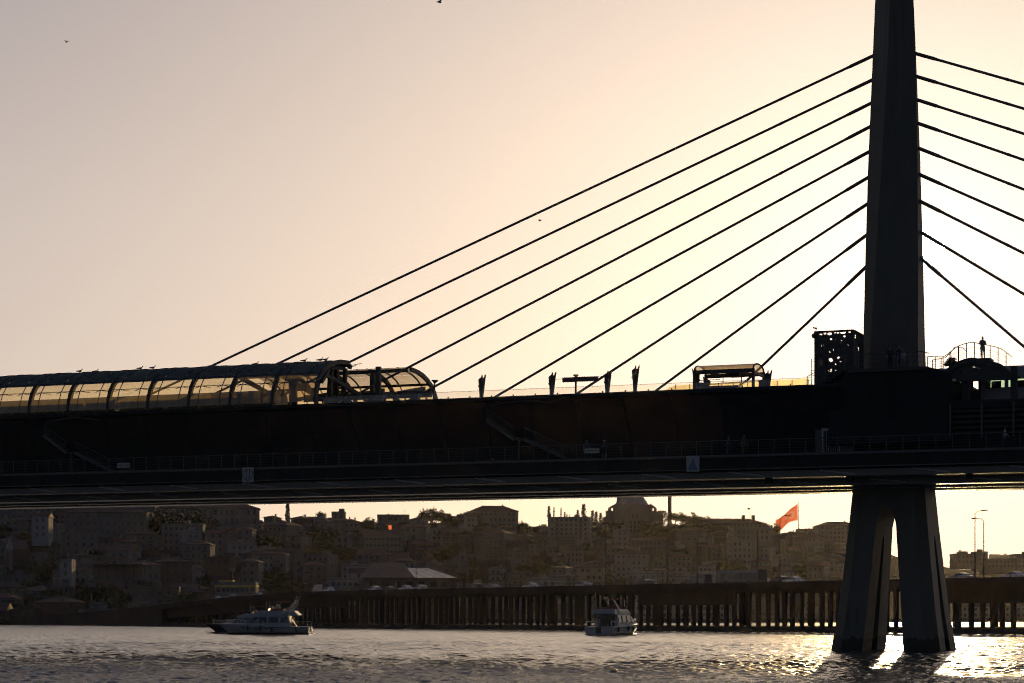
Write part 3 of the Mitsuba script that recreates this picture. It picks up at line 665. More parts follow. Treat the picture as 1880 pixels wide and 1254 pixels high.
def open_train(name, label, a0, a1, w0, w1, z0, z1):
    t = thing(name, label, 'train'); L = 13.5; s = a0
    while s < a1 - 4:
        e = min(a1, s + L); ln = e - s - .4
        holes, doors = [], []
        q = .5; j = 0
        while q + 1.5 < ln:
            door = j % 3 == 1; wl = 1.35 if door else 1.6
            (doors if door else holes).append((q, wl)); q += wl + .3; j += 1
        wallp = sg.box(0, .35, ln, z1-z0-.5)
        for q, wl in holes: wallp = wallp.difference(sg.box(q, 1.35, q+wl, 2.35).buffer(-.12).buffer(.12))
        for q, wl in doors: wallp = wallp.difference(sg.box(q+.2, 1.3, q+wl-.2, 2.3).buffer(-.1).buffer(.1))
        c = part(t, 'car', W(mv(join([mv(prism(wallp, -.04, .04), (0, w0, 0)), mv(prism(wallp, -.04, .04), (0, w1, 0)), box(0, .08, w0+.04, w1-.04, .35, z1-z0-.5), box(ln-.08, ln, w0+.04, w1-.04, .35, z1-z0-.5), box(.08, ln-.08, w0+.04, w1-.04, .9, .98)]), (s, 0, z0))), 'train_paint')
        rf_ = [(w0-.03, z1-.52), (w0+.12, z1-.26), (w0+.5, z1-.07), ((w0+w1)/2, z1), (w1-.5, z1-.07), (w1-.12, z1-.26), (w1+.03, z1-.52)]
        part(c, 'roof', W(section(rf_, s, s+ln)), 'train_paint')
        for q, wl in holes:
            for ww in (w0, w1): part(c, 'window', W((np.array([[s+q, ww, z0+1.35], [s+q+wl, ww, z0+1.35], [s+q+wl, ww, z0+2.35], [s+q, ww, z0+2.35]]), np.array([[0, 1, 2], [0, 2, 3]]))), 'train_glass')
        for q, wl in doors:
            for ww, o in ((w0, -.05), (w1, .05)):
                part(c, 'door', W(join([box(s+q, s+q+.18, ww+o-.01, ww+o+.01, z0+.45, z0+2.55), box(s+q+wl-.18, s+q+wl, ww+o-.01, ww+o+.01, z0+.45, z0+2.55), box(s+q+.18, s+q+wl-.18, ww+o-.01, ww+o+.01, z0+.45, z0+1.28), box(s+q+wl/2-.05, s+q+wl/2+.05, ww+o-.01, ww+o+.01, z0+1.28, z0+2.55)])), 'rail_steel')
            part(c, 'grab_pole', W(cbox((s+q+wl*.7, (w0+w1)/2, z0+1.9), (.05, .05, 1.9))), 'rail_steel')
        for q, wl in holes:
            part(c, 'seat_row', W(box(s+q, s+q+wl, w0+.1, w0+.5, z0+.98, z0+1.42)), 'dark_steel')
            part(c, 'luggage_screen', W(box(s+q+.1, s+q+wl*.55, w1-.3, w1-.25, z0+1.5, z0+2.2)), 'dark_steel')
        for b in (s+2.2, e-2.6):
            if b+1.3 < e: part(t, 'bogie', W(cbox((b, (w0+w1)/2, z0+.18), (2.4, 2.2, .36))), 'dark_steel')
        s = e
open_train('metro_train', 'grey metro train with a row of windows standing on the track right of the pylon', A(1716, -2.4), A1-1, -2.4, .5, 20.0, 23.25)
train('metro_train', 'metro train seen dimly through the glass of the long left canopy', A0+3, A(520, 0), -1.4, 1.4, 20.6, 23.85)
for k in range(2):
    w_ = (-1.7, -.1)[k]
    part(deck, 'running_rail', W(box(AP0, A1, w_-.04, w_+.04, 19.9, 20.02)), 'dark_steel')
# sign above the train, its face a plain amber colour
t = thing('yellow_route_sign', 'small amber sign above the train right of the pylon', 'sign')
aa = A(1747, -6.9)
scene['amber_face'] = {'type': 'principled', 'base_color': {'type': 'rgb', 'value': [.75, .5, .25]}, 'roughness': .5}
part(t, 'face', W(cbox((aa, -6.9, Z(698, aa, -6.9)), (.72, .08, .2))), 'amber_face')
part(t, 'case', W(cbox((aa, -6.8, Z(698, aa, -6.9)), (.8, .1, .28))), 'dark_steel')
part(t, 'hanger', W(cbox((aa, -6.8, Z(692, aa, -6.9)), (.06, .06, .3))), 'dark_steel')

# ------------------------------------------------------------------ water, far shore, hillside
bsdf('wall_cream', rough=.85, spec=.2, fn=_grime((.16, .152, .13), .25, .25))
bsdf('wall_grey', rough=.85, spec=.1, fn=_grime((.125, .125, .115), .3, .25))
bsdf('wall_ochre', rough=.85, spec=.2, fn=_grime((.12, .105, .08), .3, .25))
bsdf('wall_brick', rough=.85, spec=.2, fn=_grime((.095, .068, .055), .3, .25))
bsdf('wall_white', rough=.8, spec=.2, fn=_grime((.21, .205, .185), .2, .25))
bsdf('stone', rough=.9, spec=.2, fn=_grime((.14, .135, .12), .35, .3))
bsdf('tile_roof', rough=.7, spec=.3, fn=_grime((.1, .055, .038), .4, .5))
bsdf('town_pane', (.05, .052, .05), rough=.25, spec=.5)
bsdf('flat_roof', rough=.8, spec=.2, fn=_grime((.08, .08, .076), .4, .3))
bsdf('lead_roof', rough=.5, spec=.4, fn=_grime((.16, .17, .175), .3, .3))
bsdf('metal_roof', rough=.4, spec=.5, metal=.3, fn=_grime((.18, .18, .17), .25, .15))
bsdf('earth', rough=.95, spec=.1, fn=_grime((.07, .065, .045), .5, .06))
bsdf('bark', (.05, .04, .03), rough=.9, spec=.1)
scene['leaf_dark'] = {'type': 'twosided', 'b': {'type': 'principled', 'base_color': proc(_grime((.05, .06, .03), .5, 1.5)), 'roughness': .7, 'specular': .2}}
scene['leaf_olive'] = {'type': 'twosided', 'b': {'type': 'principled', 'base_color': proc(_grime((.075, .08, .04), .5, 1.5)), 'roughness': .7, 'specular': .2}}

def _ripple(p, n, uv):
    far = dr.clip(p.y / 500, .15, 1)
    return (fbm(p.x*2.3 + 3, p.y*1.1, 0, 3) * .045 + fbm(p.x*.55, p.y*.32, 7, 3) * .12 * far)
scene['sea'] = {'type': 'bumpmap', 'arbitrary': proc(_ripple, 0.05), 'scale': 1.0,
                'b': {'type': 'principled', 'base_color': {'type': 'rgb', 'value': [.012, .02, .02]}, 'roughness': SEA_ROUGH, 'specular': .28}}

def sea_height(x, y, res):
    r = np.random.default_rng(11); h = np.zeros_like(x)
    for lam, amp, k in ((19.0, .022, 10), (9.0, .018, 12), (4.2, .018, 14), (2.1, .022, 18), (1.15, .019, 24), (.62, .015, 28), (.36, .007, 28)):
        fade = np.clip(lam / (2.2*res) - .6, 0, 1)
        if not (fade > 0).any(): continue
        s = 0
        for _ in range(k):
            l = lam * r.uniform(.75, 1.35); th = r.normal(-.9, .85)
            kx, ky = 2*math.pi/l*math.sin(th), 2*math.pi/l*math.cos(th)
            ph = kx*x + ky*y + r.uniform(0, 6.283)
            s = s + r.uniform(.6, 1.3) * (np.sin(ph) + .22*np.sin(2*ph + 1.57))
        gust = (.3 + 1.1*meshkit.fbm(np.stack([x*.018 + lam, y*.011, x*0], -1), 3, seed=int(lam*10))) * (.45 + 1.1*meshkit.noise(np.stack([x*.22 + lam, y*.07, x*0], -1), seed=3))
        h = h + amp * fade * gust * s / math.sqrt(k) * 1.5
    for bx, by, dx, dy in ((-38.2, 337., 1., .08), (15.5, 322., -.41, -.91)):          # wakes behind the two white boats
        s_ = (x-bx)*dx + (y-by)*dy; q = (x-bx)*-dy + (y-by)*dx
        on = np.clip((s_-4)/4, 0, 1) * np.exp(-np.maximum(s_, 0)/30)
        h = h + on * (.10*np.exp(-((np.abs(q) - .28*s_ - 1.2)/(.5+.03*np.abs(s_)))**2) + .07*np.exp(-(q/1.6)**2)*np.sin(s_*2.6 + 2*q))
    return h
rr = [70.0]
def ring_step(D): return .0014 * max(1, D/190)**.55
while rr[-1] < 1250: rr.append(rr[-1] * (1 + ring_step(rr[-1])))
rr = np.array(rr); bb = np.linspace(-.28, .28, 500)
Yg, Bg = np.meshgrid(rr, bb, indexing='ij'); Xg = Yg*Bg
Hg = sea_height(Xg, Yg, Yg*.0014*np.maximum(1, Yg/190)**.55)
edge = np.clip((.28-np.abs(Bg))/.01, 0, 1) * np.clip((Yg-70)/3, 0, 1)
Hg = Hg*edge
g = np.arange(Yg.size).reshape(Yg.shape)
q = np.stack([g[:-1, :-1], g[:-1, 1:], g[1:, 1:], g[1:, :-1]], -1).reshape(-1, 4)
patch = (np.stack([Xg, Yg, Hg], -1).reshape(-1, 3), tri(q))
L, R_ = .28, 4000.0                                                  # the calm sheet round the patch
sheet_ = []
def flat(pts): return np.array([(x, y, 0.0) for x, y in pts]), np.array([[0, 1, 2], [0, 2, 3]])
y0, y1 = rr[0], rr[-1]
sheet_ = [flat([(-1900, -90), (1900, -90), (1900, y0), (-1900, y0)]), flat([(-1900, y0), (-L*y0, y0), (-L*y1, y1), (-1900, y1)]), flat([(L*y0, y0), (1900, y0), (1900, y1), (L*y1, y1)]),
          flat([(-1900, y1), (1900, y1), (1900, 3000), (-1900, 3000)])]
struct('water', join([patch] + sheet_), 'sea', True, 'rippled grey water of the wide inlet')

SX = [-1600, -100, 0, 400, 700, 860, 935, 1100, 1160, 1300, 1430, 1500, 1570, 1650, 1760, 1900, 3600]
SS = [700, 715, 722, 770, 820, 860, 875, 900, 905, 930, 950, 960, 980, 1000, 1050, 1100, 1300]
SR = [1050, 1050, 1050, 1100, 1150, 1200, 1230, 1320, 1320, 1350, 1350, 1350, 1400, 1450, 1600, 1800, 2100]
SY = [956, 956, 956, 956, 964, 957, 967, 968, 972, 966, 990, 983, 992, 1024, 1046, 1048, 1048]     # bare ridge line
def shore(x): return np.interp(x, SX, SS)
def ridge(x): return np.interp(x, SX, SR)
def ground(x, D):
    x = np.asarray(x, float); D = np.asarray(D, float)
    S, R = shore(x), ridge(x); H = EYE + (HORIZON - np.interp(x, SX, SY))/F*R
    f = np.clip((D-S-25)/(R-S-25), 0, 1)
    up = f**1.15
    h = 1.7 + (H-1.7)*up - np.clip((D-R)/600, 0, 1)*H*.55
    return h + 1.2*np.sin(x*.021 + D*.013)*np.clip(f*3, 0, 1)*(f < .97)
xs = np.r_[np.arange(-1600, -60, 60), np.arange(-60, 1960, 12), np.arange(1960, 3601, 60)]
fr_ = np.r_[0, .02, np.linspace(.05, 1, 30), np.linspace(1.05, 2.2, 8)]
Gx, Gf = np.meshgrid(xs, fr_, indexing='ij')
GD = shore(Gx) + Gf*(ridge(Gx) - shore(Gx))
GZ = ground(Gx, GD)
gv = np.stack([(Gx-940)/F*GD, GD, GZ], -1).reshape(-1, 3)
gi = np.arange(Gx.size).reshape(Gx.shape)
gf = tri(np.stack([gi[:-1, :-1], gi[1:, :-1], gi[1:, 1:], gi[:-1, 1:]], -1).reshape(-1, 4))
struct('hillside', (gv, gf), 'earth', True, 'dark built-up hillside across the water')
qx = xs; qD = shore(qx)
qv = [[((x-940)/F*(d-.5), d-.5, -1), ((x-940)/F*(d-.5), d-.5, 1.75), ((x-940)/F*(d+6), d+6, 1.75)] for x, d in zip(qx, qD)]
struct('quay_wall', loft(qv, caps=False, closed=False), 'concrete', False, 'low concrete quay along the far shore')

# ------------------------------------------------------------------ the road bridge beyond
RP, RE, RN = np.array([80., 340.]), np.array([-.5516, .8341]), np.array([.8341, .5516])
def RW(m):
    v = np.asarray(m[0], float)
    return np.column_stack([RP[0] + RE[0]*v[:, 0] + RN[0]*v[:, 1], RP[1] + RE[1]*v[:, 0] + RN[1]*v[:, 1], v[:, 2]]), m[1][:, ::-1]
def TT(x, w=0.):
    k = (x-940)/F
    return (k*(RP[1] + RN[1]*w) - RP[0] - RN[0]*w) / (RE[0] - k*RE[1])
def zroad(t):
    s = np.clip((t-225)/215, 0, 1); return 8.6 - 6.2*s*s*(3-2*s)*.95 - .25*np.clip(s*2, 0, 1)
rb = thing('road_bridge', 'long low road bridge on rows of columns and pontoons behind the railway bridge', 'bridge')
ts = np.r_[np.arange(-110, 225, 45), np.arange(225, 446, 10)]
def ribbon(w0, w1, d0, d1, t0=-110, t1=446):
    t = np.r_[t0, ts[(ts > t0+.1) & (ts < t1-.1)], t1]
    return loft([[(a, w0, zroad(a)+d0), (a, w1, zroad(a)+d0), (a, w1, zroad(a)+d1), (a, w0, zroad(a)+d1)] for a in t])
part(rb, 'roadway', RW(ribbon(.3, 23.7, -.7, 0)), 'asphalt')
for w_ in (0, 23.7): part(rb, 'parapet', RW(ribbon(w_, w_+.3, -.85, .5)), 'concrete')
for w_ in (1.2, 12, 22.5): part(rb, 'beam', RW(ribbon(w_, w_+.9, -1.25, -.7, -110, 330)), 'concrete')
part(rb, 'rail', RW(ribbon(.1, .18, .98, 1.06)), 'dark_steel')
part(rb, 'rail', RW(ribbon(.1, .16, .72, .77)), 'dark_steel')
part(rb, 'rail', RW(ribbon(23.8, 23.9, .98, 1.06)), 'dark_steel')
for k in range(110): a = -100 + 4.0*k + 2; part(rb, 'rail_post', RW(mv(cbox((0, 0, .78), (.09, .09, .6)), (a, .14, float(zroad(a))))), 'dark_steel')
for k in range(165):
    a = -70 + 2.42*k + .35*math.sin(k*5.1); wd = .66 + .1*math.sin(k*1.7); dp2 = .33
    top = float(zroad(a)) - 1.2
    col = loft([[(-wd/2*s, -dp2, z), (wd/2*s, -dp2, z), (wd/2*s, dp2, z), (-wd/2*s, dp2, z)] for z, s in ((.95, .85), (top-.8, 1.0), (top, 1.35))])
    part(rb, 'column', RW(mv(col, (a, 1.7, 0))), 'concrete')
for k in range(40):
    a = -70 + 9.68*k; part(rb, 'column', RW(cbox((a, 22.6, (float(zroad(a))-.5)/2+.4), (.7, .7, float(zroad(a))-1.4))), 'concrete')
for k in range(13):
    a = -80 + 32.5*k
    if a > 320: break
    part(rb, 'pontoon', RW(box(a, a+31.6, -1.6, 25.5, -1.2, 1.0)), 'concrete')
    part(rb, 'fender', RW(cbox((a+15, -1.75, .6), (3, .3, .5))), 'dark_steel')
for t0_, t1_ in ((TT(1352, 1.5), TT(1172, 1.5)), (-110, TT(1735, 1.5)), (TT(640, 1.5), 330)):
    part(rb, 'lower_beam', RW(ribbon(1.35, 1.55, -3.6, -1.2, t0_, t1_)), 'concrete')
part(rb, 'ramp_wall', RW(ribbon(.05, 23.5, -6.5, -.86, 325, 446)), 'concrete')
for i, (x, w_, top, arm) in enumerate(((764, .8, 1020, 1), (929, .8, 1000, 1), (1112, .8, 965, 1), (1226, 12, 962, -1), (1281, .8, 972, 1), (1391, 12, 976, -1), (1432, .8, 947, 1), (1790, .8, 938, 1), (1806, 12, 951, -1))):
    a = TT(x, w_); D = RP[1] + RE[1]*a + RN[1]*w_; zt = EYE + (HORIZON-top)/F*D; zb = float(zroad(a))
    where = {764: 'in front of the metal roofed hall', 929: 'left of the cypresses', 1112: 'below the left side of the dome', 1226: 'below the minaret', 1281: 'between the minaret and the bus', 1391: 'behind the bus',
             1432: 'crossing the big red flag', 1790: 'taller of the pair beyond the pylon', 1806: 'shorter of the pair beyond the pylon'}[x]
    t = thing('street_lamp', f'thin tall street lamp on the road bridge, {where}', 'street lamp', 'street lamps on the road bridge')
    part(t, 'mast', RW(tube([(a, w_, zb-.05), (a, w_, zb+3), (a, w_, zt-.5)], [.13, .1, .07], 6)), 'dark_steel', True)
    part(t, 'arm', RW(tube([(a, w_, zt-.5), (a-arm*.5, w_, zt-.1), (a-arm*1.6, w_, zt)], .05, 5)), 'dark_steel', True)
    part(t, 'lamp_head', RW(cbox((a-arm*2.1, w_, zt), (1.1, .32, .16))), 'rail_steel')
    part(t, 'base', RW(cbox((a, w_, zb+.3), (.4, .4, .6))), 'concrete')

# ------------------------------------------------------------------ trees
def leaves(n, shape, seed, size):
    """Leaf sprays spread through a crown: small bent quads in clumps, shape(rng) gives one clump's centre and radius."""
    r = np.random.default_rng(seed); V, Fc = [], []
    per = 9; k = 0
    while k < n:
        c, rad = shape(r)
        for _ in range(per):
            d = r.normal(size=3); d /= np.linalg.norm(d)
            p = c + d * rad * r.uniform(.45, 1) ** .5
            a = r.normal(size=3); a /= np.linalg.norm(a); b = np.cross(a, r.normal(size=3)); b /= np.linalg.norm(b)
            s = size * r.uniform(.6, 1.3); i = len(V)
            V += [p - a*s, p - b*s*.5, p + a*s, p + b*s*.5]; Fc += [[i, i+1, i+2], [i, i+2, i+3]]
            k += 1
    return np.array(V), np.array(Fc)
def limbs(h, r0, seed, spread, top):
    r = np.random.default_rng(seed); ms = [tube([(0, 0, -1.5), (0, 0, h*.25), (r.normal()*.15, r.normal()*.15, h*top)], [r0*1.25, r0, r0*.45], 7)]
    for k in range(6):
        a = k*1.05 + r.uniform(0, .5); z = h*r.uniform(.3, top*.85)
        ms.append(tube([(0, 0, z), (math.cos(a)*spread*.5, math.sin(a)*spread*.5, z + h*.12), (math.cos(a)*spread, math.sin(a)*spread, z + h*.2)], [r0*.5, r0*.35, r0*.15], 5))
    return join(ms)
def sh_round(r):
    d = r.normal(size=3); d /= np.linalg.norm(d); q = r.uniform(.35, 1)
    return np.array([0, 0, 5.6]) + d*q*np.array([3.4, 3.4, 2.9]), r.uniform(.7, 1.2)
def sh_wide(r):
    a = r.uniform(0, 6.28); q = r.uniform(0, 1)**.5; bump = 1.2*math.sin(a*3+1)*q
    return np.array([math.cos(a)*5.2*q, math.sin(a)*5.2*q, 4.3 + bump + r.uniform(-1, 1)*1.9*math.sqrt(max(0, 1-q*q))]), r.uniform(.7, 1.3)
def sh_cyp(r):
    z = r.uniform(.4, 12); w = 1.35*math.sin(math.pi*min(1, (z/12.4)**.75))**.6; a = r.uniform(0, 6.28)
    return np.array([math.cos(a)*w*.7, math.sin(a)*w*.7, z]), .45 + .2*r.uniform()
def sh_spire(r):
    z = r.uniform(.6, 12.5); w = 1.0*(1-z/13)**.8; a = r.uniform(0, 6.28)
    return np.array([math.cos(a)*w*.7, math.sin(a)*w*.7, z]), .3 + .2*r.uniform()
def sh_cedar(r):
    t = int(r.integers(0, 6)); z = 2.6 + 1.45*t; w = 4.4 - .62*t; a = r.uniform(0, 6.28); q = r.uniform(.15, 1)
    return np.array([math.cos(a)*w*q + .8*math.sin(t*2.2), math.sin(a)*w*q, z + .25*r.normal()]), .55
def sh_pine(r):
    a = r.uniform(0, 6.28); q = r.uniform(0, 1)**.5
    return np.array([math.cos(a)*4.2*q, math.sin(a)*4.2*q, 7.2 + 1.3*(1-q*q) + .3*r.normal()]), .7
KIND = {'round': (sh_round, 900, .55, 8.5, 2.2, .7), 'wide': (sh_wide, 1250, .55, 6.5, 3.6, .75), 'cypress': (sh_cyp, 900, .5, 12, .5, .8), 'spire': (sh_spire, 560, .4, 12.5, .4, .9), 'cedar': (sh_cedar, 800, .45, 10.5, 2.6, .9), 'pine': (sh_pine, 800, .5, 8, 2.6, .92)}
TREE = {}
for kd, (sh, n, sz, h, spr, top) in KIND.items():
    for v in range(2 if kd in ('round', 'wide', 'cypress') else 1):
        TREE[kd, v] = (mikit.ply(leaves(n, sh, 40+7*v+len(kd), sz), 'leaf_olive' if (v and kd != 'cypress') else 'leaf_dark'), mikit.ply(limbs(h, .28, 5+v, spr, top), 'bark'))
AUTO = []                                                            # things whose labels are told apart at the end
def put_tree(kd, x, D, height=None, v=0, z=None, label=None, ang=0.):
    v = v if (kd, v) in TREE else 0
    s = (height or KIND[kd][3]) / KIND[kd][3]
    X = (x-940)/F*D; z = float(ground(x, D)) if z is None else z
    t = uniq({'cypress': 'cypress_tree', 'spire': 'cypress_tree', 'cedar': 'cedar_tree', 'pine': 'pine_tree'}.get(kd, 'tree'))
    labels[t] = {'label': label or '', 'category': 'tree', 'group': 'trees on the far hillside'}
    M = T().translate([X, D, z-.2]).rotate([0, 0, 1], ang).scale([s, s, s])
    c, l = TREE[kd, v]
    part(t, 'crown', c, None, at=M); part(t, 'trunk', l, None, at=M)
    if not label:
        desc = {'round': 'round leafy tree', 'wide': 'broad spreading tree', 'cypress': 'dark columnar cypress', 'spire': 'thin pointed cypress', 'cedar': 'layered cedar', 'pine': 'umbrella pine'}[kd]
        AUTO.append((t, desc, x, HORIZON - (z+s*5-EYE)*F/D))
    return t

# ------------------------------------------------------------------ buildings
WALLS = [('wall_cream', 'cream'), ('wall_grey', 'grey'), ('wall_ochre', 'ochre'), ('wall_brick', 'brick red'), ('wall_white', 'white'), ('wall_grey', 'grey'), ('wall_cream', 'cream')]
NUM = {1: 'one', 2: 'two', 3: 'three', 4: 'four', 5: 'five', 6: 'six', 7: 'seven'}
def windows_on(wd, face_y, st, sh, pitch, ww, wh, skip=0., rng=None, sill=.9, sgn=-1):
    """Frames standing proud and panes set back in them, on the face y = face_y."""
    fr, pn = [], []
    n = max(1, int((wd-.8)/pitch)); off = -(n-1)/2*pitch
    for s in range(st):
        for k in range(n):
            if rng and rng.random() < skip: continue
            x = off + k*pitch; z = s*sh + sill
            y = face_y + sgn*.05
            pn.append(box(x-ww/2, x+ww/2, min(face_y, y)-.0, max(face_y, y), z, z+wh))
            y2 = face_y + sgn*.16
            fr.append(box(x-ww/2-.16, x+ww/2+.16, min(face_y, y2), max(face_y, y2), z-.16, z))
            fr.append(box(x-ww/2-.12, x+ww/2+.12, min(face_y, y2), max(face_y, y2), z+wh, z+wh+.12))
    return fr, pn
def place(m, X, Y, z, ang): return mv(rotz(m, ang), (X, Y, z))
def house(x, D, wd, dp, st, roof, wall, wname, ang, rng, label=None, z=None, sh=3.0, pitch=2.6, ww=1.15, wh=1.45, split_windows=False, balcony=False, name=None, roof_h=None):
    X = (x-940)/F*D; z = float(ground(x, D)) - .6 if z is None else z
    h = st*sh + .6
    nm = name or ('apartment_block' if st > 3 else 'house')
    t = uniq(nm); labels[t] = {'label': label or '', 'category': 'building'}
    P = lambda m: place(m, X, D, z, ang)
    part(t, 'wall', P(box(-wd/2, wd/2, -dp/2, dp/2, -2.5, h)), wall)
    fr, pn = windows_on(wd, -dp/2, st, sh, pitch, ww, wh, .08, rng, 1.5)
    for sg2 in (-1, 1):                                              # the two side walls
        f2, p2 = windows_on(dp, -wd/2, st, sh, pitch*1.25, ww, wh, .25, rng, 1.5)
        fr += [rotz(m, sg2*math.pi/2) for m in f2]; pn += [rotz(m, sg2*math.pi/2) for m in p2]
    if split_windows:
        for m in pn: part(t, 'window', P(m), 'window_dark')
    else: part(t, 'window', P(join(pn)), 'town_pane', stuff=True)
    part(t, 'window_trim', P(join(fr)), wall if wname != 'white' else 'wall_cream', stuff=True)
    if balcony:
        for s in range(1, st):
            for bx in (-wd*.28, wd*.28):
                bb_ = part(t, 'balcony', P(box(bx-1.5, bx+1.5, -dp/2-1.1, -dp/2, s*sh+.6, s*sh+.75)), 'concrete')
                part(bb_, 'railing', P(box(bx-1.5, bx+1.5, -dp/2-1.1, -dp/2-1.05, s*sh+.75, s*sh+1.6)), 'wall_grey')
    if roof == 'hip':
        e, rh = .55, roof_h or min(wd, dp)*.2; rl = max(0, wd-dp)/2 + .05
        w2, d2 = wd/2+e, dp/2+e
        v = np.array([(-w2, -d2, h), (w2, -d2, h), (w2, d2, h), (-w2, d2, h), (-rl, 0, h+rh), (rl, 0, h+rh), (-w2, -d2, h-.18), (w2, -d2, h-.18), (w2, d2, h-.18), (-w2, d2, h-.18)])
        f = [[0, 1, 5], [0, 5, 4], [2, 3, 4], [2, 4, 5], [1, 2, 5], [3, 0, 4], [6, 7, 1], [6, 1, 0], [7, 8, 2], [7, 2, 1], [8, 9, 3], [8, 3, 2], [9, 6, 0], [9, 0, 3], [6, 8, 7], [6, 9, 8]]
        rf_ = part(t, 'roof', P((v, np.array(f))), 'tile_roof')
        part(rf_, 'chimney', P(box(wd*.2, wd*.2+.7, .3, 1.0, h, h+rh+.8)), wall)
    elif roof == 'gable':
        rh = roof_h or dp*.22; pts = [(-dp/2-.4, h), (dp/2+.4, h), (0, h+rh)]
        v, f = prism(pts, -wd/2-.3, wd/2+.3); v = v[:, [1, 0, 2]]
        rf_ = part(t, 'roof', P((v, f)), 'tile_roof')
        part(rf_, 'chimney', P(box(-wd*.3, -wd*.3+.7, -.3, .4, h, h+rh+.7)), wall)
    else:
        rf_ = part(t, 'roof', P(join([box(-wd/2-.15, wd/2+.15, -dp/2-.15, dp/2+.15, h, h+.25)])), 'flat_roof')
        part(rf_, 'parapet', P(join([box(-wd/2, wd/2, -dp/2, -dp/2+.2, h+.25, h+.85), box(-wd/2, -wd/2+.2, -dp/2+.2, dp/2, h+.25, h+.85), box(wd/2-.2, wd/2, -dp/2+.2, dp/2, h+.25, h+.85)])), wall)
        if rng.random() < .7:
            hx = rng.uniform(-wd*.25, wd*.25); part(rf_, 'stair_head', P(box(hx-1.4, hx+1.4, -1.2, 1.6, h+.25, h+2.4)), wall)
        if rng.random() < .5:
            hx = rng.uniform(-wd*.35, wd*.35); part(rf_, 'aerial', P(join([box(hx-.05, hx+.05, .4, .5, h+.25, h+3.4), box(hx-.6, hx+.6, .42, .48, h+3.0, h+3.06)])), 'dark_steel')
    if not label:
        rn = {'hip': 'hipped tile roof', 'gable': 'gabled tile roof', 'flat': 'flat roof'}[roof]
        AUTO.append((t, f'{wname} {NUM[st]}-storey {"block" if st > 3 else "house"} with {rn}', x, HORIZON - (z+h-EYE)*F/D))
    return t
rng = random.Random(21)
bsdf('plaster_bright', (.24, .23, .21), rough=.8, spec=.2)
# standing alone: seen against the sky or known by their look
def top_z(y, D): return EYE + (HORIZON-y)/F*D
L0 = 1070.0
house(372, L0, 56, 16, 2, 'hip', 'wall_cream', 'cream', .1, rng, label='long cream building with a row of tall windows and tile roof on the left ridge', z=top_z(966, L0)-.5, sh=4.2, pitch=2.7, ww=1.25, wh=2.6, split_windows=True, name='long_building', roof_h=3.0)
house(1046, 1190, 23, 14, 5, 'flat', 'wall_white', 'white', -.1, rng, label='white five-storey block with balconies just below the cypress trees', z=top_z(993, 1190)-1, split_windows=True, balcony=True, sh=2.5, wh=1.2)
house(1358, 1130, 10.5, 12, 6, 'flat', 'wall_white', 'white', .12, rng, label='pale six-storey block with rows of square windows below the hip roofed hall', z=top_z(1062, 1130), split_windows=True, sh=3.1, pitch=2.4, wh=1.5)
house(1378, 1180, 21, 12, 2, 'flat', 'wall_cream', 'cream', .1, rng, label='low cream building with a bright roof edge under the hip roofed hall', z=top_z(995, 1180), sh=3.0)
hall = house(1338, 1300, 43, 18, 3, 'hip', 'wall_cream', 'cream', .15, rng, label='wide hall with a big hipped roof and two chimneys beside the red flag', z=top_z(985, 1300)-1, sh=2.6, name='hip_roofed_hall', roof_h=3.4)
for x in (1364, 1382): part(hall, 'chimney', place(box(-.9, .9, -.8, .8, 0, 4.2), (x-940)/F*1300, 1298, top_z(959, 1300), .15), 'stone')
house(905, 1205, 26, 14, 3, 'hip', 'wall_cream', 'cream', .2, rng, label='house with a peaked roof standing highest on the middle of the ridge', z=top_z(973, 1205), sh=3.2, roof_h=3.3)
house(622, 1140, 7, 8, 2, 'flat', 'wall_grey', 'grey', 0, rng, label='small square block sticking up on the ridge above the left yacht', z=top_z(967, 1140), sh=3.2)
house(722, 1150, 17, 10, 1, 'flat', 'wall_grey', 'grey', .05, rng, label='low flat pavilion on the ridge above the small red flag', z=top_z(962, 1150), sh=3.4)
house(267, 1050, 11, 10, 6, 'flat', 'wall_grey', 'grey', 0, rng, label='narrow tower block on the ridge rising behind the railway bridge deck', z=top_z(985, 1050), sh=3)
house(196, 985, 37, 14, 3, 'hip', 'wall_grey', 'pale grey', .08, rng, label='pale grey building with three rows of windows below the left ridge', z=top_z(985, 985), sh=3.4, split_windows=True, pitch=3.0)
house(40, 1010, 30, 14, 4, 'flat', 'wall_grey', 'grey', .1, rng, label='wide grey block on the ridge at the far left edge', z=top_z(984, 1010), sh=3.2)
house(118, 1020, 22, 14, 4, 'flat', 'wall_grey', 'grey', -.1, rng, label='grey block on the ridge second from the left edge', z=top_z(982, 1020), sh=3.0)
house(1535, 1330, 26, 14, 4, 'hip', 'wall_cream', 'cream', .1, rng, label='house with a dark hipped roof on the ridge touching the left side of the pylon', z=top_z(1003, 1330), sh=2.9)
house(78, 905, 7, 9, 3, 'gable', 'plaster_bright', 'white', .0, rng, label='white house at the far left whose side wall catches the sun', z=top_z(992, 905), sh=3.0)
house(124, 800, 4.5, 7, 2, 'flat', 'plaster_bright', 'white', .0, rng, label='small white house low at the left with a sunlit side', z=top_z(1064, 800), sh=3.0)
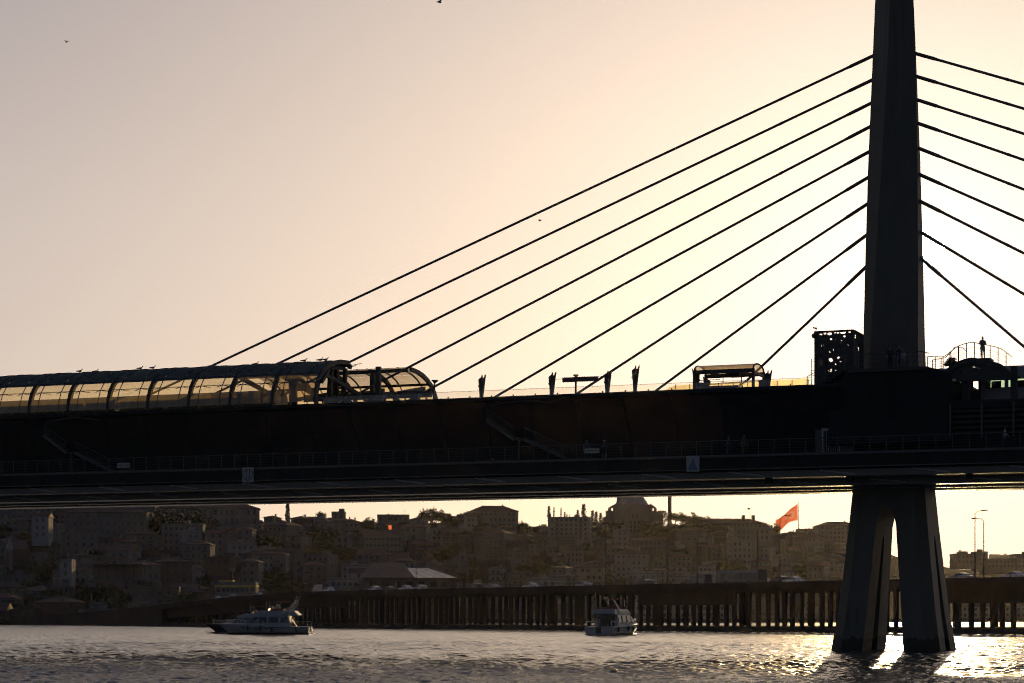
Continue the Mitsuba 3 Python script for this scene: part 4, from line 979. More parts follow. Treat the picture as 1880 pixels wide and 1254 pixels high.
# the metal roofed hall behind the road bridge
D = 765.0; X = (783-940)/F*D; zb = 8.0
t = thing('metal_roofed_hall', 'long low hall with a shining shallow metal roof behind the road bridge', 'building')
hz = top_z(1061, D); P = lambda m: place(m, X, D+14, 0, .12)
part(t, 'wall', P(box(-24, 9, -15, 15, 0, hz)), 'wall_brick')
v = np.array([(-6, -16, hz), (9, -16, hz), (1, 14, hz+4.1), (-8, 14, hz+4.1), (-6, 16, hz+.3), (9, 16, hz+.3)])
part(t, 'roof', P((v, np.array([[0, 1, 2], [0, 2, 3], [1, 5, 2], [0, 3, 4], [3, 2, 5], [3, 5, 4]]))), 'metal_roof')
for k in range(5): part(t, 'roof_seam', P(bar((-6+15*k/4, -16, hz+.06), (-8+9*k/4, 14, hz+4.16), .14, .14)), 'metal_roof')
part(t, 'dark_roof', P((np.array([(-25, -16, hz), (-6.02, -16, hz), (-8.02, 14, hz+6.0), (-20, 14, hz+6.0)]), np.array([[0, 1, 2], [0, 2, 3]]))), 'tile_roof')
for k in range(7): part(t, 'window', P(box(-22+4.3*k, -19.6+4.3*k, -15.05, -15, hz-3.2, hz-1.4)), 'window_dark')

# the domed mosque on the ridge
D = 1320.0; X = (1162-940)/F*D; s = D/F
t = thing('domed_mosque', 'large grey stone mosque with a shallow dome and stepped buttresses on the ridge', 'mosque')
zy = lambda y: top_z(y, D)
def mb(x0, x1, y0, y1, d0, d1): return box((x0-1162)*s, (x1-1162)*s, d0, d1, zy(y1), zy(y0))
Q = lambda m: mv(m, (X, D, 0))
part(t, 'prayer_hall', Q(mb(1116, 1205, 944, 992, -12, 16)), 'stone')
part(t, 'side_wing', Q(mb(1107, 1116, 950, 992, -9, 12)), 'stone'); part(t, 'side_wing', Q(mb(1205, 1216, 940, 992, -9, 12)), 'stone')
part(t, 'upper_block', Q(mb(1128, 1196, 928, 944, -11, 15)), 'stone')
ang = np.linspace(0, math.pi/2, 10); Rr = 10.6
rings = [[(-2*s + Rr*math.cos(a)*math.cos(b), 2 + Rr*math.cos(a)*math.sin(b), zy(936) + Rr*math.sin(a)) for b in np.linspace(0, 2*math.pi, 32, endpoint=False)] for a in ang[:-1]]
dome = part(t, 'dome', Q(loft(rings)), 'lead_roof', 30)
part(dome, 'finial', Q(tube([(-2*s, 2, zy(904.5)), (-2*s, 2, zy(896))], [.3, .06], 6)), 'dark_steel')
drum = [[(-2*s + r_*math.cos(b), 2 + r_*math.sin(b), z) for b in np.linspace(0, 2*math.pi, 16, endpoint=False)] for r_, z in ((11.3, zy(936)), (11.3, zy(927)), (10.4, zy(926)))]
part(t, 'drum', Q(loft(drum)), 'stone')
for k in range(14):
    b = math.pi + (k+.5)/14*math.pi; part(t, 'drum_window', Q(mv(rotz(box(-.45, .45, -.1, .1, 0, 1.9), b+math.pi/2), (-2*s + 11.32*math.cos(b), 2 + 11.32*math.sin(b), zy(934.5)))), 'window_dark')
for x0, x1, sg2 in ((1116, 1130, 1), (1193, 1205, -1)):             # flying buttresses with a slit below
    xo, xi = ((x0, x1) if sg2 > 0 else (x1, x0))
    poly = sg.Polygon([((xo-1162)*s, zy(944)), ((xo-1162)*s, zy(933)), ((xi-1162)*s, zy(925)), ((xi-1162)*s, zy(944))])
    mx = (xi*.55+xo*.45-1162)*s
    poly = poly.difference(sg.box(mx-.55, zy(938.5), mx+.45, zy(934.5)).union(sg.Point(mx-.05, zy(934.5)).buffer(.5)))
    part(t, 'buttress', Q(prism(poly, -3.4, -1.4)), 'stone')
part(t, 'corner_turret', Q(join([mb(1132.5, 1140, 906, 926, -2, 1), mb(1111, 1117, 939, 950, -9, -6), mb(1207, 1216, 938.5, 941, -8, -4)])), 'stone')
arch_ = sg.Polygon([(9*math.cos(a), 9.5*math.sin(a)) for a in np.linspace(0, math.pi, 16)] + [(-9, -6), (9, -6)])
part(t, 'tympanum', Q(mv(prism(arch_.buffer(.6).difference(arch_), -.5, 0), (-2*s, -12, zy(960)))), 'stone')
for r_ in range(4):
    for k in range(6 if r_ else 3):
        part(t, 'window', Q(mv(box(-.45, .45, -.12, 0, 0, 1.9), ((k-(2.5 if r_ else 1))*2.4 - 2*s, -12, zy(955.5+8*r_ if r_ else 952)))), 'window_dark')
for k, (x, w_) in enumerate(((1121, 4.0), (1150, 4), (1176, 4), (1202, 4))):
    part(t, 'pier', Q(mv(box(-1, 1, -1.2, 0, zy(990), zy(947)), ((x-1162)*s, -12, 0))), 'stone')
for k, x in enumerate((1113, 1127, 1198, 1212)):
    cb = [[((x-1162)*s + r_*math.cos(b), -10+r_*math.sin(b), z) for b in np.linspace(0, 2*math.pi, 12, endpoint=False)] for r_, z in ((2.6, zy(975)), (2.2, zy(971)), (1.2, zy(968.5)), (.1, zy(967.8)))]
    part(t, 'small_dome', Q(loft(cb)), 'lead_roof', 30)
t = thing('minaret', 'slender stone minaret rising beside the dome and passing behind the bridge deck', 'minaret')
XM = (1230.5-940)/F*D
def ring_(r_, z, n=12): return [(XM + r_*math.cos(b), D+4 + r_*math.sin(b), z) for b in np.linspace(0, 2*math.pi, n, endpoint=False)]
part(t, 'base', loft([ring_(1.7, zy(985), 8), ring_(1.7, zy(962), 8), ring_(1.15, zy(956), 8)]), 'stone')
part(t, 'shaft', loft([ring_(1.12, zy(957)), ring_(1.05, zy(880))]), 'stone', 40)
part(t, 'gallery', loft([ring_(1.1, zy(881)), ring_(1.8, zy(877)), ring_(1.8, zy(873)), ring_(.9, zy(872.5))]), 'stone', 30)
part(t, 'spire', loft([ring_(.9, zy(873)), ring_(.9, zy(858)), ring_(1.1, zy(857.5)), ring_(.05, zy(840))]), 'lead_roof', 30)
# thin things on the ridge line
for i, (x, y0, y1, r_, lab) in enumerate(((377, 947, 926, .5, 'small pointed minaret on the ridge above the long cream building'), (1377, 970, 932, .12, 'thin mast with a tiny pennant behind the hip roofed hall'), (1479, 983, 968, .5, 'small pointed spire on the ridge right of the red flag'),
                                      (18, 1050, 985, 1.0, 'dark slender minaret low at the left edge'))):
    D_ = (1090, 1310, 1350, 860)[i]; XX = (x-940)/F*D_
    t = thing('thin_mast' if i == 1 else 'small_minaret', lab, 'mast' if i == 1 else 'minaret')
    zt_, zb_ = top_z(y1, D_), top_z(y0, D_)-4
    part(t, 'shaft', tube([(XX, D_, zb_), (XX, D_, zb_+(zt_-zb_)*.72)], [r_*1.2, r_], 8), 'stone' if i != 1 else 'dark_steel', 40)
    part(t, 'cap', tube([(XX, D_, zb_+(zt_-zb_)*.72), (XX, D_, zb_+(zt_-zb_)*.74), (XX, D_, zt_)], [r_*1.25, r_*1.2, .03], 8), 'lead_roof', 40)
    if i == 1: part(t, 'pennant', join([box(XX-1.6, XX, D_-.03, D_+.03, zt_-1.1, zt_-.2)]), 'dark_steel')
# billboards and the lit-coloured cafe by the left shore
for i, (x, y, sz, lab) in enumerate(((120, 1070, 2.9, 'left of the two pale square boards low on the left shore'), (168, 1071, 2.9, 'right of the two pale square boards low on the left shore'), (427, 1043, 2.2, 'small pale square board above the left yacht'))):
    D_ = 770.; p = at(x, y, D_)
    t = thing('billboard', lab, 'billboard')
    part(t, 'panel', mv(cbox((0, 0, 0), (sz, .15, sz)), p), 'wall_grey')
    part(t, 'frame', mv(cbox((0, -.03, -sz/2-.1), (sz+.1, .2, .16)), p), 'dark_steel')
    part(t, 'text_band', mv(cbox((0, -.09, sz*.2), (sz*.8, .03, sz*.12)), p), 'sign_dark')
    part(t, 'mast', mv(cbox((0, .1, -sz/2-3), (.25, .2, 6.2)), p), 'dark_steel')
D_ = 745.; scene['amber_paint'] = {'type': 'twosided', 'b': {'type': 'principled', 'base_color': {'type': 'rgb', 'value': [.5, .33, .08]}, 'roughness': .6}}
t = thing('yellow_banded_building', 'low building with a yellow fascia behind the left yacht', 'building')
p = at(432, 1084, D_)
part(t, 'wall', mv(box(-7, 7, 0, 9, -4, 3.0), p), 'wall_grey')
part(t, 'fascia', mv(box(-7.2, 7.2, -.5, 9, 1.3, 1.75), p), 'amber_paint'); part(t, 'fascia', mv(box(-6, -1, 1, 6, 3.0, 3.6), p), 'amber_paint')
for k in range(8): part(t, 'window', mv(box(-6.4+1.65*k, -5.3+1.65*k, -.05, 0, -.4, 1.0), p), 'window_dark')
for k in range(16): part(t, 'valance', mv(box(-7.1+.89*k, -6.75+.89*k, -.56, -.5, .95, 1.3), p), 'amber_paint')
# the shed and kiosk on the left quay
t = thing('quay_shed', 'low grey shed with dark doorways on the quay at the far left', 'shed')
p = at(55, 1146, 730)
part(t, 'wall', mv(box(-13, 10, 0, 7, -1, 2.6), p), 'wall_grey'); part(t, 'roof', mv(box(-13.5, 10.5, -.7, 7.5, 2.6, 2.85), p), 'flat_roof')
for k in range(5): part(t, 'doorway', mv(box(-11+4.2*k, -9.2+4.2*k, -.06, 0, -.6, 1.7), p), 'window_dark')
t = thing('quay_awning', 'thin pale awning roof on posts above the far left quay', 'awning')
p = at(12, 1101, 735)
part(t, 'roof', mv(box(-6, 4, -2, 4, 0, .15), p), 'metal_roof')
for k in range(4): part(t, 'post', mv(box(-5.8+3.1*k, -5.6+3.1*k, -1.8, -1.6, -4.6, 0), p), 'dark_steel')
t = thing('terrace_canopy', 'long dark terrace canopy with a pale edge on the left slope', 'canopy')
p = at(216, 1036, 800)
part(t, 'roof', mv(box(-10, 10, -3, 4, 0, .12), p), 'metal_roof'); part(t, 'wall', mv(box(-10, 10, 4, 4.3, -6, 0), p), 'wall_grey')
for k in range(7): part(t, 'post', mv(box(-9.8+3.2*k, -9.65+3.2*k, -2.8, -2.65, -6, 0), p), 'dark_steel')

# the rest of the town, row behind row
FREE = [(1100, 1224, .70, 1.1), (990, 1095, .9, 1.1), (1262, 1405, .86, 1.1), (345, 400, .9, 1.0)]
taken = []
for f_, smin, smax in ((.035, 1, 2), (.13, 1, 3), (.23, 2, 4), (.34, 2, 4), (.45, 2, 4), (.57, 2, 4), (.69, 2, 4), (.80, 2, 3), (.90, 1, 2), (.985, 1, 1)):
    x = -70 + rng.uniform(0, 40)
    while x < 1600:
        S, R2 = float(shore(x)), float(ridge(x)); D = S + f_*(R2-S) + rng.uniform(-8, 8); k = F/D
        wd = rng.choice([7, 8, 9, 9, 10, 11, 12, 14, 18]) * rng.uniform(.9, 1.1)
        if f_ > .85: wd *= .75
        st = rng.randint(smin, smax); dp = rng.uniform(9, 14)
        yb = HORIZON - (float(ground(x, D)) + st*3 - EYE)*k
        a = TT(x, 0); vis = yb < HORIZON - (float(zroad(a))+.8-EYE)*F/(RP[1]+RE[1]*a) if x > 80 else yb < 1140
        if any(q0 < x < q1 and g0_ <= f_ <= g1_ for q0, q1, g0_, g1_ in FREE): vis = False
        if x > 1575: vis = vis and f_ > .5
        if vis and rng.random() < .84:
            wall, wn = rng.choice(WALLS)
            roof = rng.choice(['flat', 'hip', 'gable', 'hip', 'flat'] if st < 5 else ['flat', 'flat', 'hip'])
            if f_ > .85: roof = rng.choice(['hip', 'hip', 'gable', 'flat'])
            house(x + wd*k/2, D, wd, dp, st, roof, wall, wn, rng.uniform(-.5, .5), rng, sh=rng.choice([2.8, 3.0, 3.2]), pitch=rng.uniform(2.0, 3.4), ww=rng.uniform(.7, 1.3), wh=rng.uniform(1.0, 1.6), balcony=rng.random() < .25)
            if rng.random() < (.75 if f_ > .95 else .45): put_tree(rng.choice(['round', 'wide', 'round', 'cypress', 'pine']), x + wd*k*rng.uniform(.7, 1.1), D - dp/2 - 5, rng.uniform(3.5, 5) if f_ > .85 else rng.uniform(4.5, 8), rng.randint(0, 1), ang=rng.uniform(0, 360))
            x += wd*k*rng.uniform(.97, 1.2)
        else:
            if vis or rng.random() < .25 and not any(q0 < x < q1 for q0, q1, *_ in FREE):
                put_tree(rng.choice(['round', 'wide', 'round', 'cypress']), x + 15, D, rng.uniform(6, 11), rng.randint(0, 1), ang=rng.uniform(0, 360))
            x += rng.uniform(26, 50)
# trees that the photograph singles out
for x, y0, y1, kd, lab in ((1008, 955, 929, 'cypress', 'dark cypress on the ridge, first and fat one of the row left of the dome'), (1017, 955, 931, 'spire', 'thin pointed cypress just right of the fat first one'),
                           (1030, 955, 932, 'spire', 'thin pointed cypress standing alone in the gap of the row left of the dome'), (1037, 955, 939, 'cypress', 'short cypress in the middle of the row left of the dome'), (1041, 955, 942, 'cypress', 'shortest cypress in the middle of the row left of the dome'),
                           (1046, 956, 943, 'spire', 'small pointed cypress right of the short cypresses'), (1061, 960, 936, 'cypress', 'middle-sized cypress beside the tallest one'), (1072, 967, 927, 'cypress', 'tallest and thickest cypress left of the dome'),
                           (1088, 972, 938, 'cypress', 'slim cypress nearest to the left wing of the mosque'), (1095, 972, 940, 'cypress', 'second cypress left of the mosque wing'), (1103, 972, 942, 'cypress', 'cypress touching the left wing of the mosque')):
    D = 1255.0 if x < 1080 else 1305.
    put_tree(kd, x, D, (y1-y0)*-1*D/F*1.08, 0, top_z(y0+2, D), lab)
put_tree('cedar', 1274, 1300, 9.0, 0, top_z(968, 1300), 'layered cedar standing up on the ridge right of the minaret')
put_tree('cedar', 1221, 1310, 8, 0, top_z(962, 1310), 'ragged cedar between the mosque and the minaret')
put_tree('wide', 1240, 1300, 6.6, 0, top_z(962, 1300), 'broad tree at the right foot of the minaret')
put_tree('wide', 1254, 1290, 5.4, 1, top_z(962, 1290), 'low broad tree second to the right of the minaret')
put_tree('wide', 1290, 1300, 6.0, 0, top_z(967, 1300), 'broad tree between the layered cedar and the hip roofed hall')
put_tree('round', 1130, 1290, 11, 0, top_z(992, 1290), 'round tree in front of the left piers of the mosque')
put_tree('round', 1188, 1290, 12, 1, top_z(992, 1290), 'round tree in front of the right piers of the mosque')
put_tree('wide', 1207, 1285, 10, 1, top_z(992, 1285), 'broad tree in front of the right wing of the mosque')
put_tree('wide', 1412, 1330, 8, 0, top_z(987, 1330), 'broad tree on the ridge under the fly end of the red flag')
put_tree('round', 1425, 1335, 7, 1, top_z(991, 1335), 'round tree on the ridge just left of the flagpole foot')
put_tree('wide', 322, 1000, 17, 0, top_z(1010, 1000), 'big dark spreading tree below the long cream building')
put_tree('wide', 350, 990, 12, 1, top_z(1012, 990), 'broad tree beside the big spreading one below the long cream building')
put_tree('wide', 1340, 1080, 9, 0, top_z(1062, 1080), 'broad tree behind the bus')
put_tree('round', 590, 1140, 7, 0, None, 'round tree top on the ridge left of the small square block')
put_tree('round', 1765, 1450, 8, 0, top_z(1032, 1450), 'round tree on the low ridge close to the right side of the pylon')
for x in (1130, 1160, 1195, 1215): put_tree('wide', x, 1200, 8, x % 2, None)
for x in (1240, 1262, 1285, 1310): put_tree('wide', x, 1270, 6, (x//2) % 2, top_z(980, 1270))
# the lower blocks right of the pylon
for i, (x, y0, y1, wd, D, wall, lab) in enumerate(((1770, 1038, 1024, 15, 1400, 'wall_grey', 'low dark block on the right horizon next to the pylon'), (1798, 1042, 1021, 7, 1420, 'wall_cream', 'small block on the right horizon between the two street lamps'), (1835, 1046, 1028, 22, 1450, 'wall_grey', 'wide low block on the right horizon under the pale tower blocks'),
                                                   (1876, 1046, 1024, 12, 1450, 'wall_grey', 'block at the right edge of the horizon'))):
    house(x, D, wd, 14, max(1, round((y0-y1)*D/F/3)), 'flat', wall, 'grey', .1, rng, label=lab, z=top_z(y0, D))
for i, (x, y1, lab) in enumerate(((1826, 1019, 'left of the pale far-off tower blocks'), (1846, 1020, 'middle one of the pale far-off tower blocks'), (1867, 1021.5, 'right of the pale far-off tower blocks'))):
    D = 2900.
    house(x, D, 12.5, 12, 6, 'flat', 'wall_white', 'white', .0, rng, label=lab + ' on the right horizon', z=top_z(y1, D)-18.6, sh=3, name='tower_block')
# buildings by the right shore, glimpsed through the columns
for x in (1180, 1240, 1305, 1470, 1780, 1830, 1875):
    D = float(shore(x)) + 22
    house(x, D, 15, 9, 2, 'hip', 'wall_cream', 'cream', rng.uniform(-.2, .2), rng)

# ------------------------------------------------------------------ flags
scene['flag_red'] = {'type': 'principledthin', 'base_color': {'type': 'rgb', 'value': [.9, .24, .15]}, 'roughness': .7, 'diff_trans': 1.8, 'spec_trans': 0.0, 'eta': 1.3}
scene['flag_white'] = {'type': 'principledthin', 'base_color': {'type': 'rgb', 'value': [.95, .72, .62]}, 'roughness': .7, 'diff_trans': 1.2, 'spec_trans': 0.0, 'eta': 1.3}
def emblem(h):
    """Crescent and star of a flag h high, hoist at x = 0, fly towards +x."""
    cres = sg.Point(.5*h, 0).buffer(.25*h, 32).difference(sg.Point(.5625*h, 0).buffer(.2*h, 32))
    st = [(.815*h + (.125 if k % 2 == 0 else .048)*h*math.cos(math.pi + k*math.pi/5), (.125 if k % 2 == 0 else .048)*h*math.sin(math.pi + k*math.pi/5)) for k in range(10)]
    return cres, sg.Polygon(st)
def cloth(poly, bend, step):
    v, f = trimesh.creation.triangulate_polygon(poly, engine='earcut')
    m = trimesh.Trimesh(np.column_stack([v, np.zeros(len(v))]), f)
    for _ in range(4):
        if m.edges_unique_length.max() > step: m = m.subdivide_to_size(step)
    v = np.array(m.vertices)
    return bend(v[:, 0], v[:, 1]), np.array(m.faces)
D = 1340.; H = 10.3; P0 = at(1464.6, 940.3, D)
def bend(u, w):
    q = np.clip(u/(1.62*H), 0, 1.1)
    # sags off the pole, lifts in a wave and narrows to the blown fly end
    x = P0[0] - 14.2*q*(1 - .04*q); z = P0[2] - 6.0*q - 3.2*q*q + w*(1 - .38*q) + 1.1*np.sin(q*6.0 + .4)*q + .8*w*q*(q-.7)
    y = P0[1] + 1.5*np.sin(q*7.5 + w*.25)*q
    return np.stack([x, y, z], 1)
t = thing('red_flag', 'large red flag with a crescent and star blowing left from its tall pole', 'flag')
cres, star = emblem(H)
field = sg.box(0, -H/2, 1.62*H, H/2).difference(cres.union(star))
part(t, 'field', cloth(field, bend, .9), 'flag_red', True); part(t, 'crescent', cloth(cres, bend, .5), 'flag_white', True); part(t, 'star', cloth(star, bend, .5), 'flag_white', True)
t = thing('flagpole', 'tall white flagpole carrying the large red flag on the ridge', 'flagpole')
part(t, 'pole', tube([(P0[0]+.35, D, top_z(987, D)), (P0[0]+.35, D, top_z(922.5, D))], [.28, .16], 8), 'rail_steel', True)
part(t, 'finial', sphere((P0[0]+.35, D, top_z(922, D)), .3), 'rail_steel', True)
D2 = 1010.; P1 = at(716, 968, D2)
t = thing('small_red_flag', 'small red banner with a white crescent and star hung high on the left slope', 'flag')
cres, star = emblem(1.6)
hang = lambda u, w: np.stack([P1[0] + w, P1[1] + 0*u, P1[2] + 1.0 - u*1.0], 1)
part(t, 'field', cloth(sg.box(0, -.8, 2.1, .8).difference(cres.union(star)), hang, .4), 'flag_red'); part(t, 'crescent', cloth(cres, hang, .2), 'flag_white'); part(t, 'star', cloth(star, hang, .2), 'flag_white')
part(t, 'pole', join([mv(box(-1.1, 1.1, -.04, .04, 1.0, 1.1), P1), mv(box(1.0, 1.08, -.04, .04, -9, 1.0), P1)]), 'dark_steel')

# ------------------------------------------------------------------ boats
bsdf('gelcoat', rough=.25, spec=.5, fn=_grime((.21, .22, .205), .12, .8))
bsdf('dark_gelcoat', (.04, .025, .028), rough=.3, spec=.5)
bsdf('canvas_red', (.16, .04, .035), rough=.8)
bsdf('chrome', (.7, .7, .7), rough=.15, metal=1.)
bsdf('rubber', (.02, .02, .02), rough=.7)
bsdf('skin', (.22, .13, .09), rough=.6)
def hull_mesh(L, Bm, fb_bow, fb_stern, draft=.5, n=16, flare=.12):
    rings = []
    for k in range(n+1):
        f = k/n; x = -L/2 + L*f
        b = Bm/2 * (1 if f < .5 else max(.012, 1 - ((f-.5)/.5)**2.3))
        fb = fb_stern + (fb_bow-fb_stern)*f**1.6
        kb = b*(1-flare*f*3) if f > .3 else b*.93
        dr_ = draft*(1 if f < .7 else 1-((f-.7)/.3)**2*.9)
        rake = .16*L*max(0, f-.75)/.25
        pts = [(0, -dr_), (kb*.75, -dr_*.35), (kb*.93, .18), (b*.97, fb*.55), (b, fb), (b*.96, fb+.06)]
        ring = [(x + rake*(z/fb_bow-.5)*(f > .75), -y, z) for y, z in pts[::-1]] + [(x + rake*(z/fb_bow-.5)*(f > .75), y, z) for y, z in pts[1:]]
        rings.append(ring)
    return loft(rings)
def yacht(label, X, Y, yaw, L, Bm, mats, tall=1.0):
    t = thing('motor_yacht', label, 'boat', 'motor yachts on the inlet')
    hullm, topm = mats; P = lambda m: mv(rotz(m, yaw), (X, Y, 0))
    fb, fs = 1.75*L/14, 1.25*L/14; s = L/14*tall
    part(t, 'hull', P(hull_mesh(L, Bm, fb, fs)), hullm, 35)
    dk = lambda x: fs + (fb-fs)*((x+L/2)/L)**1.6
    part(t, 'rubbing_strake', P(join([bar((-L/2+.05, sy*Bm/2*1.0, fs*.86), (0, sy*Bm/2*1.01, dk(0)*.83), .06, .09) for sy in (-1, 1)])), 'rubber')
    part(t, 'boot_stripe', P(hull_mesh(L*.985, Bm*.955, .26, .26)), 'dark_gelcoat', 35)
    # deckhouse: a tapering block with raked windscreen
    zc = dk(0)+.02
    def house_ring(z, x0, x1, w0, w1): return [(x0, -w0, z), (x1, -w1, z), (x1, w1, z), (x0, w0, z)]
    foredeck = loft([house_ring(zc-.05, L*.1, L*.44, Bm*.40, Bm*.12), house_ring(zc+.36, 0, L*.40, Bm*.36, Bm*.1), house_ring(zc+.44, 0, L*.32, Bm*.30, Bm*.1)])
    part(t, 'foredeck', P(foredeck), topm, 30)
    cab = loft([house_ring(zc-.25, -L*.3, L*.27, Bm*.42, Bm*.36), house_ring(zc+.45, -L*.29, L*.24, Bm*.41, Bm*.34), house_ring(zc+1.35*s, -L*.26, L*.12, Bm*.36, Bm*.30)])
    cabin = part(t, 'cabin', P(cab), topm, 20)
    zw0, zw1 = zc+.5, zc+1.18*s
    for sy in (-1, 1):
        for xa, xb, xc, xd in ((-.26, -.17, -.25, -.18), (-.15, -.03, -.145, -.04), (-.01, .1, -.01, .07), (.12, .21, .09, .12)):
            q = [(xa*L, Bm*.418*sy, zw0), (xb*L, Bm*.402*sy, zw0), (xd*L, Bm*.362*sy, zw1), (xc*L, Bm*.378*sy, zw1)]
            v = np.array(q + [(a_, b_*.97, c_) for a_, b_, c_ in q])
            part(cabin, 'window', P((v, np.array([[0, 1, 2], [0, 2, 3], [4, 6, 5], [4, 7, 6], [0, 4, 5], [0, 5, 1], [1, 5, 6], [1, 6, 2], [2, 6, 7], [2, 7, 3], [3, 7, 4], [3, 4, 0]]))), 'window_dark')
    for k in range(3):                                               # windscreen
        y0_, y1_ = Bm*(-.30+.2*k)+.03, Bm*(-.30+.2*(k+1))-.03
        q = np.array([(L*.242, y0_*1.1, zw0), (L*.242, y1_*1.1, zw0), (L*.145, y1_, zw1), (L*.145, y0_, zw1)])
        part(cabin, 'windscreen_pane', P((q + [.03, 0, .03], np.array([[0, 1, 2], [0, 2, 3]]))), 'window_dark')
    zf = zc+1.35*s
    fly = loft([house_ring(zf-.02, -L*.36, L*.15, Bm*.40, Bm*.30), house_ring(zf+.12, -L*.38, L*.18, Bm*.41, Bm*.3), house_ring(zf+.62*s, -L*.33, L*.07, Bm*.37, Bm*.3), house_ring(zf+.66*s, -L*.32, L*.06, Bm*.3, Bm*.24)])
    fb_ = part(t, 'flybridge', P(fly), topm, 20)
    part(fb_, 'wind_deflector', P(loft([house_ring(zf+.66*s, -L*.02, L*.035, Bm*.33, Bm*.27), house_ring(zf+1.0*s, -L*.03, L*.0, Bm*.31, Bm*.26)], caps=False)), 'window_dark')
    part(fb_, 'seat', P(join([box(-L*.2, -L*.05, -Bm*.28, Bm*.28, zf+.6*s, zf+.92*s), box(-L*.06, -L*.04, -Bm*.22, Bm*.1, zf+.9*s, zf+1.25*s)])), 'canvas_red')
    xr = -L*.27
    arch_m = loft([[(xr-.9*s*q-.18, y*(1-.12*q), z), (xr-.9*s*q+.3, y*(1-.12*q), z), (xr-.9*s*q+.3, y*(1-.12*q)+.12, z), (xr-.9*s*q-.18, y*(1-.12*q)+.12, z)] for y, z, q in
                  ((-Bm*.4, zf+.2, -.6), (-Bm*.4, zf+1.2*s, .4), (-Bm*.36, zf+1.75*s, .8), (Bm*.36-.12, zf+1.75*s, .8), (Bm*.4-.12, zf+1.2*s, .4), (Bm*.4-.12, zf+.2, -.6))])
    ra = part(t, 'radar_arch', P(arch_m), topm)
    part(ra, 'radar_dome', P(sphere((xr-.7*s, 0, zf+1.95*s), .28, 2, (1, 1, .6))), topm, True)
    part(ra, 'aerial', P(join([tube([(xr-.7*s, y, zf+1.7*s), (xr-1.1*s, y, zf+2.6*s)], .02, 4) for y in (-Bm*.3, Bm*.3)])), 'chrome')
    part(t, 'bimini', P(loft([house_ring(zf+1.86*s, -L*.25, L*.0, Bm*.3, Bm*.3), house_ring(zf+1.93*s, -L*.24, -L*.01, Bm*.27, Bm*.27)])), 'canvas_red')
    part(t, 'bimini_pole', P(join([bar((-L*.01, y, zf+.7*s), (-L*.005, y, zf+1.86*s), .03, .03) for y in (-Bm*.29, Bm*.29)])), 'chrome')
    for sy in (-1, 1):                                               # bow rail
        rl = [(L*f, sy*(Bm/2*(1 if f < 0 else max(.03, 1-(2*f)**2.3))-.08), dk(L*f)+.62*s) for f in (.02, .14, .24, .33, .41, .47)]
        part(t, 'bow_rail', P(tube(rl, .022, 5)), 'chrome', True)
        part(t, 'stanchion', P(join([bar((p[0], p[1], p[2]-.62*s), p, .025, .025) for p in rl])), 'chrome')
    part(t, 'cockpit_rail', P(join([tube([(-L*.49, y, fs), (-L*.49, y, fs+.8), (-L*.3, y*1.0, fs+.85)], .025, 5) for y in (-Bm*.44, Bm*.44)])), 'chrome')
    part(t, 'transom_door', P(box(-L/2-.03, -L/2+.05, -.4, .4, .35, fs)), 'window_dark')
    part(t, 'bathing_platform', P(box(-L/2-.75, -L/2+.05, -Bm*.44, Bm*.44, .16, .3)), topm)
    part(t, 'aft_bulkhead', P(box(-L*.3-.03, -L*.295, -Bm*.3, Bm*.3, fs+.1, zf-.25)), 'window_dark')
    part(t, 'flybridge_ladder', P(join([bar((-L*.36, Bm*.2+q, fs), (-L*.27, Bm*.2+q, zf), .04, .04) for q in (0, .4)] + [bar((-L*.36+L*.09*k/6, Bm*.2, fs+(zf-fs)*k/6), (-L*.36+L*.09*k/6, Bm*.2+.4, fs+(zf-fs)*k/6), .04, .04) for k in range(1, 6)])), 'chrome')
    for sy in (-1, 1):
        for f in (-.36, -.08, .05, .2): part(t, 'fender', P(loft([[(f*L + r_*math.cos(b), sy*(Bm/2+.13)*(1 if f < .1 else .93) + r_*math.sin(b), z) for b in np.linspace(0, 6.283, 8, endpoint=False)] for r_, z in ((.03, dk(f*L)-.02), (.14, dk(f*L)-.12), (.14, dk(f*L)-.75), (.03, dk(f*L)-.86))])), 'rubber', 40)
        for f in (-.02, .1, .26): part(t, 'porthole', P(box(f*L-.28, f*L+.28, sy*Bm*.5*(1 if f < .2 else .9)-.04, sy*Bm*.5*(1 if f < .2 else .9)+.02, dk(f*L)*.66, dk(f*L)*.66+.18)), 'window_dark')
    return t
p = at(491, 1165, 337.)
yacht('white motor yacht in side view with fenders along its hull, left on the water', p[0], p[1], math.pi - .08, 13.6, 4.2, ('gelcoat', 'gelcoat'), 1.2)
p = at(462, 1163, 352.)
yacht('dark-hulled motor yacht mostly hidden behind the white one on the left', p[0], p[1], math.pi - .12, 13.5, 4.3, ('dark_gelcoat', 'gelcoat'))
p = at(1124, 1165, 318.)
yacht('white motor yacht seen from behind, right of the picture centre', p[0]+.9, p[1]+5.5, math.pi/2 - .42, 14.5, 4.5, ('gelcoat', 'gelcoat'), 1.18)

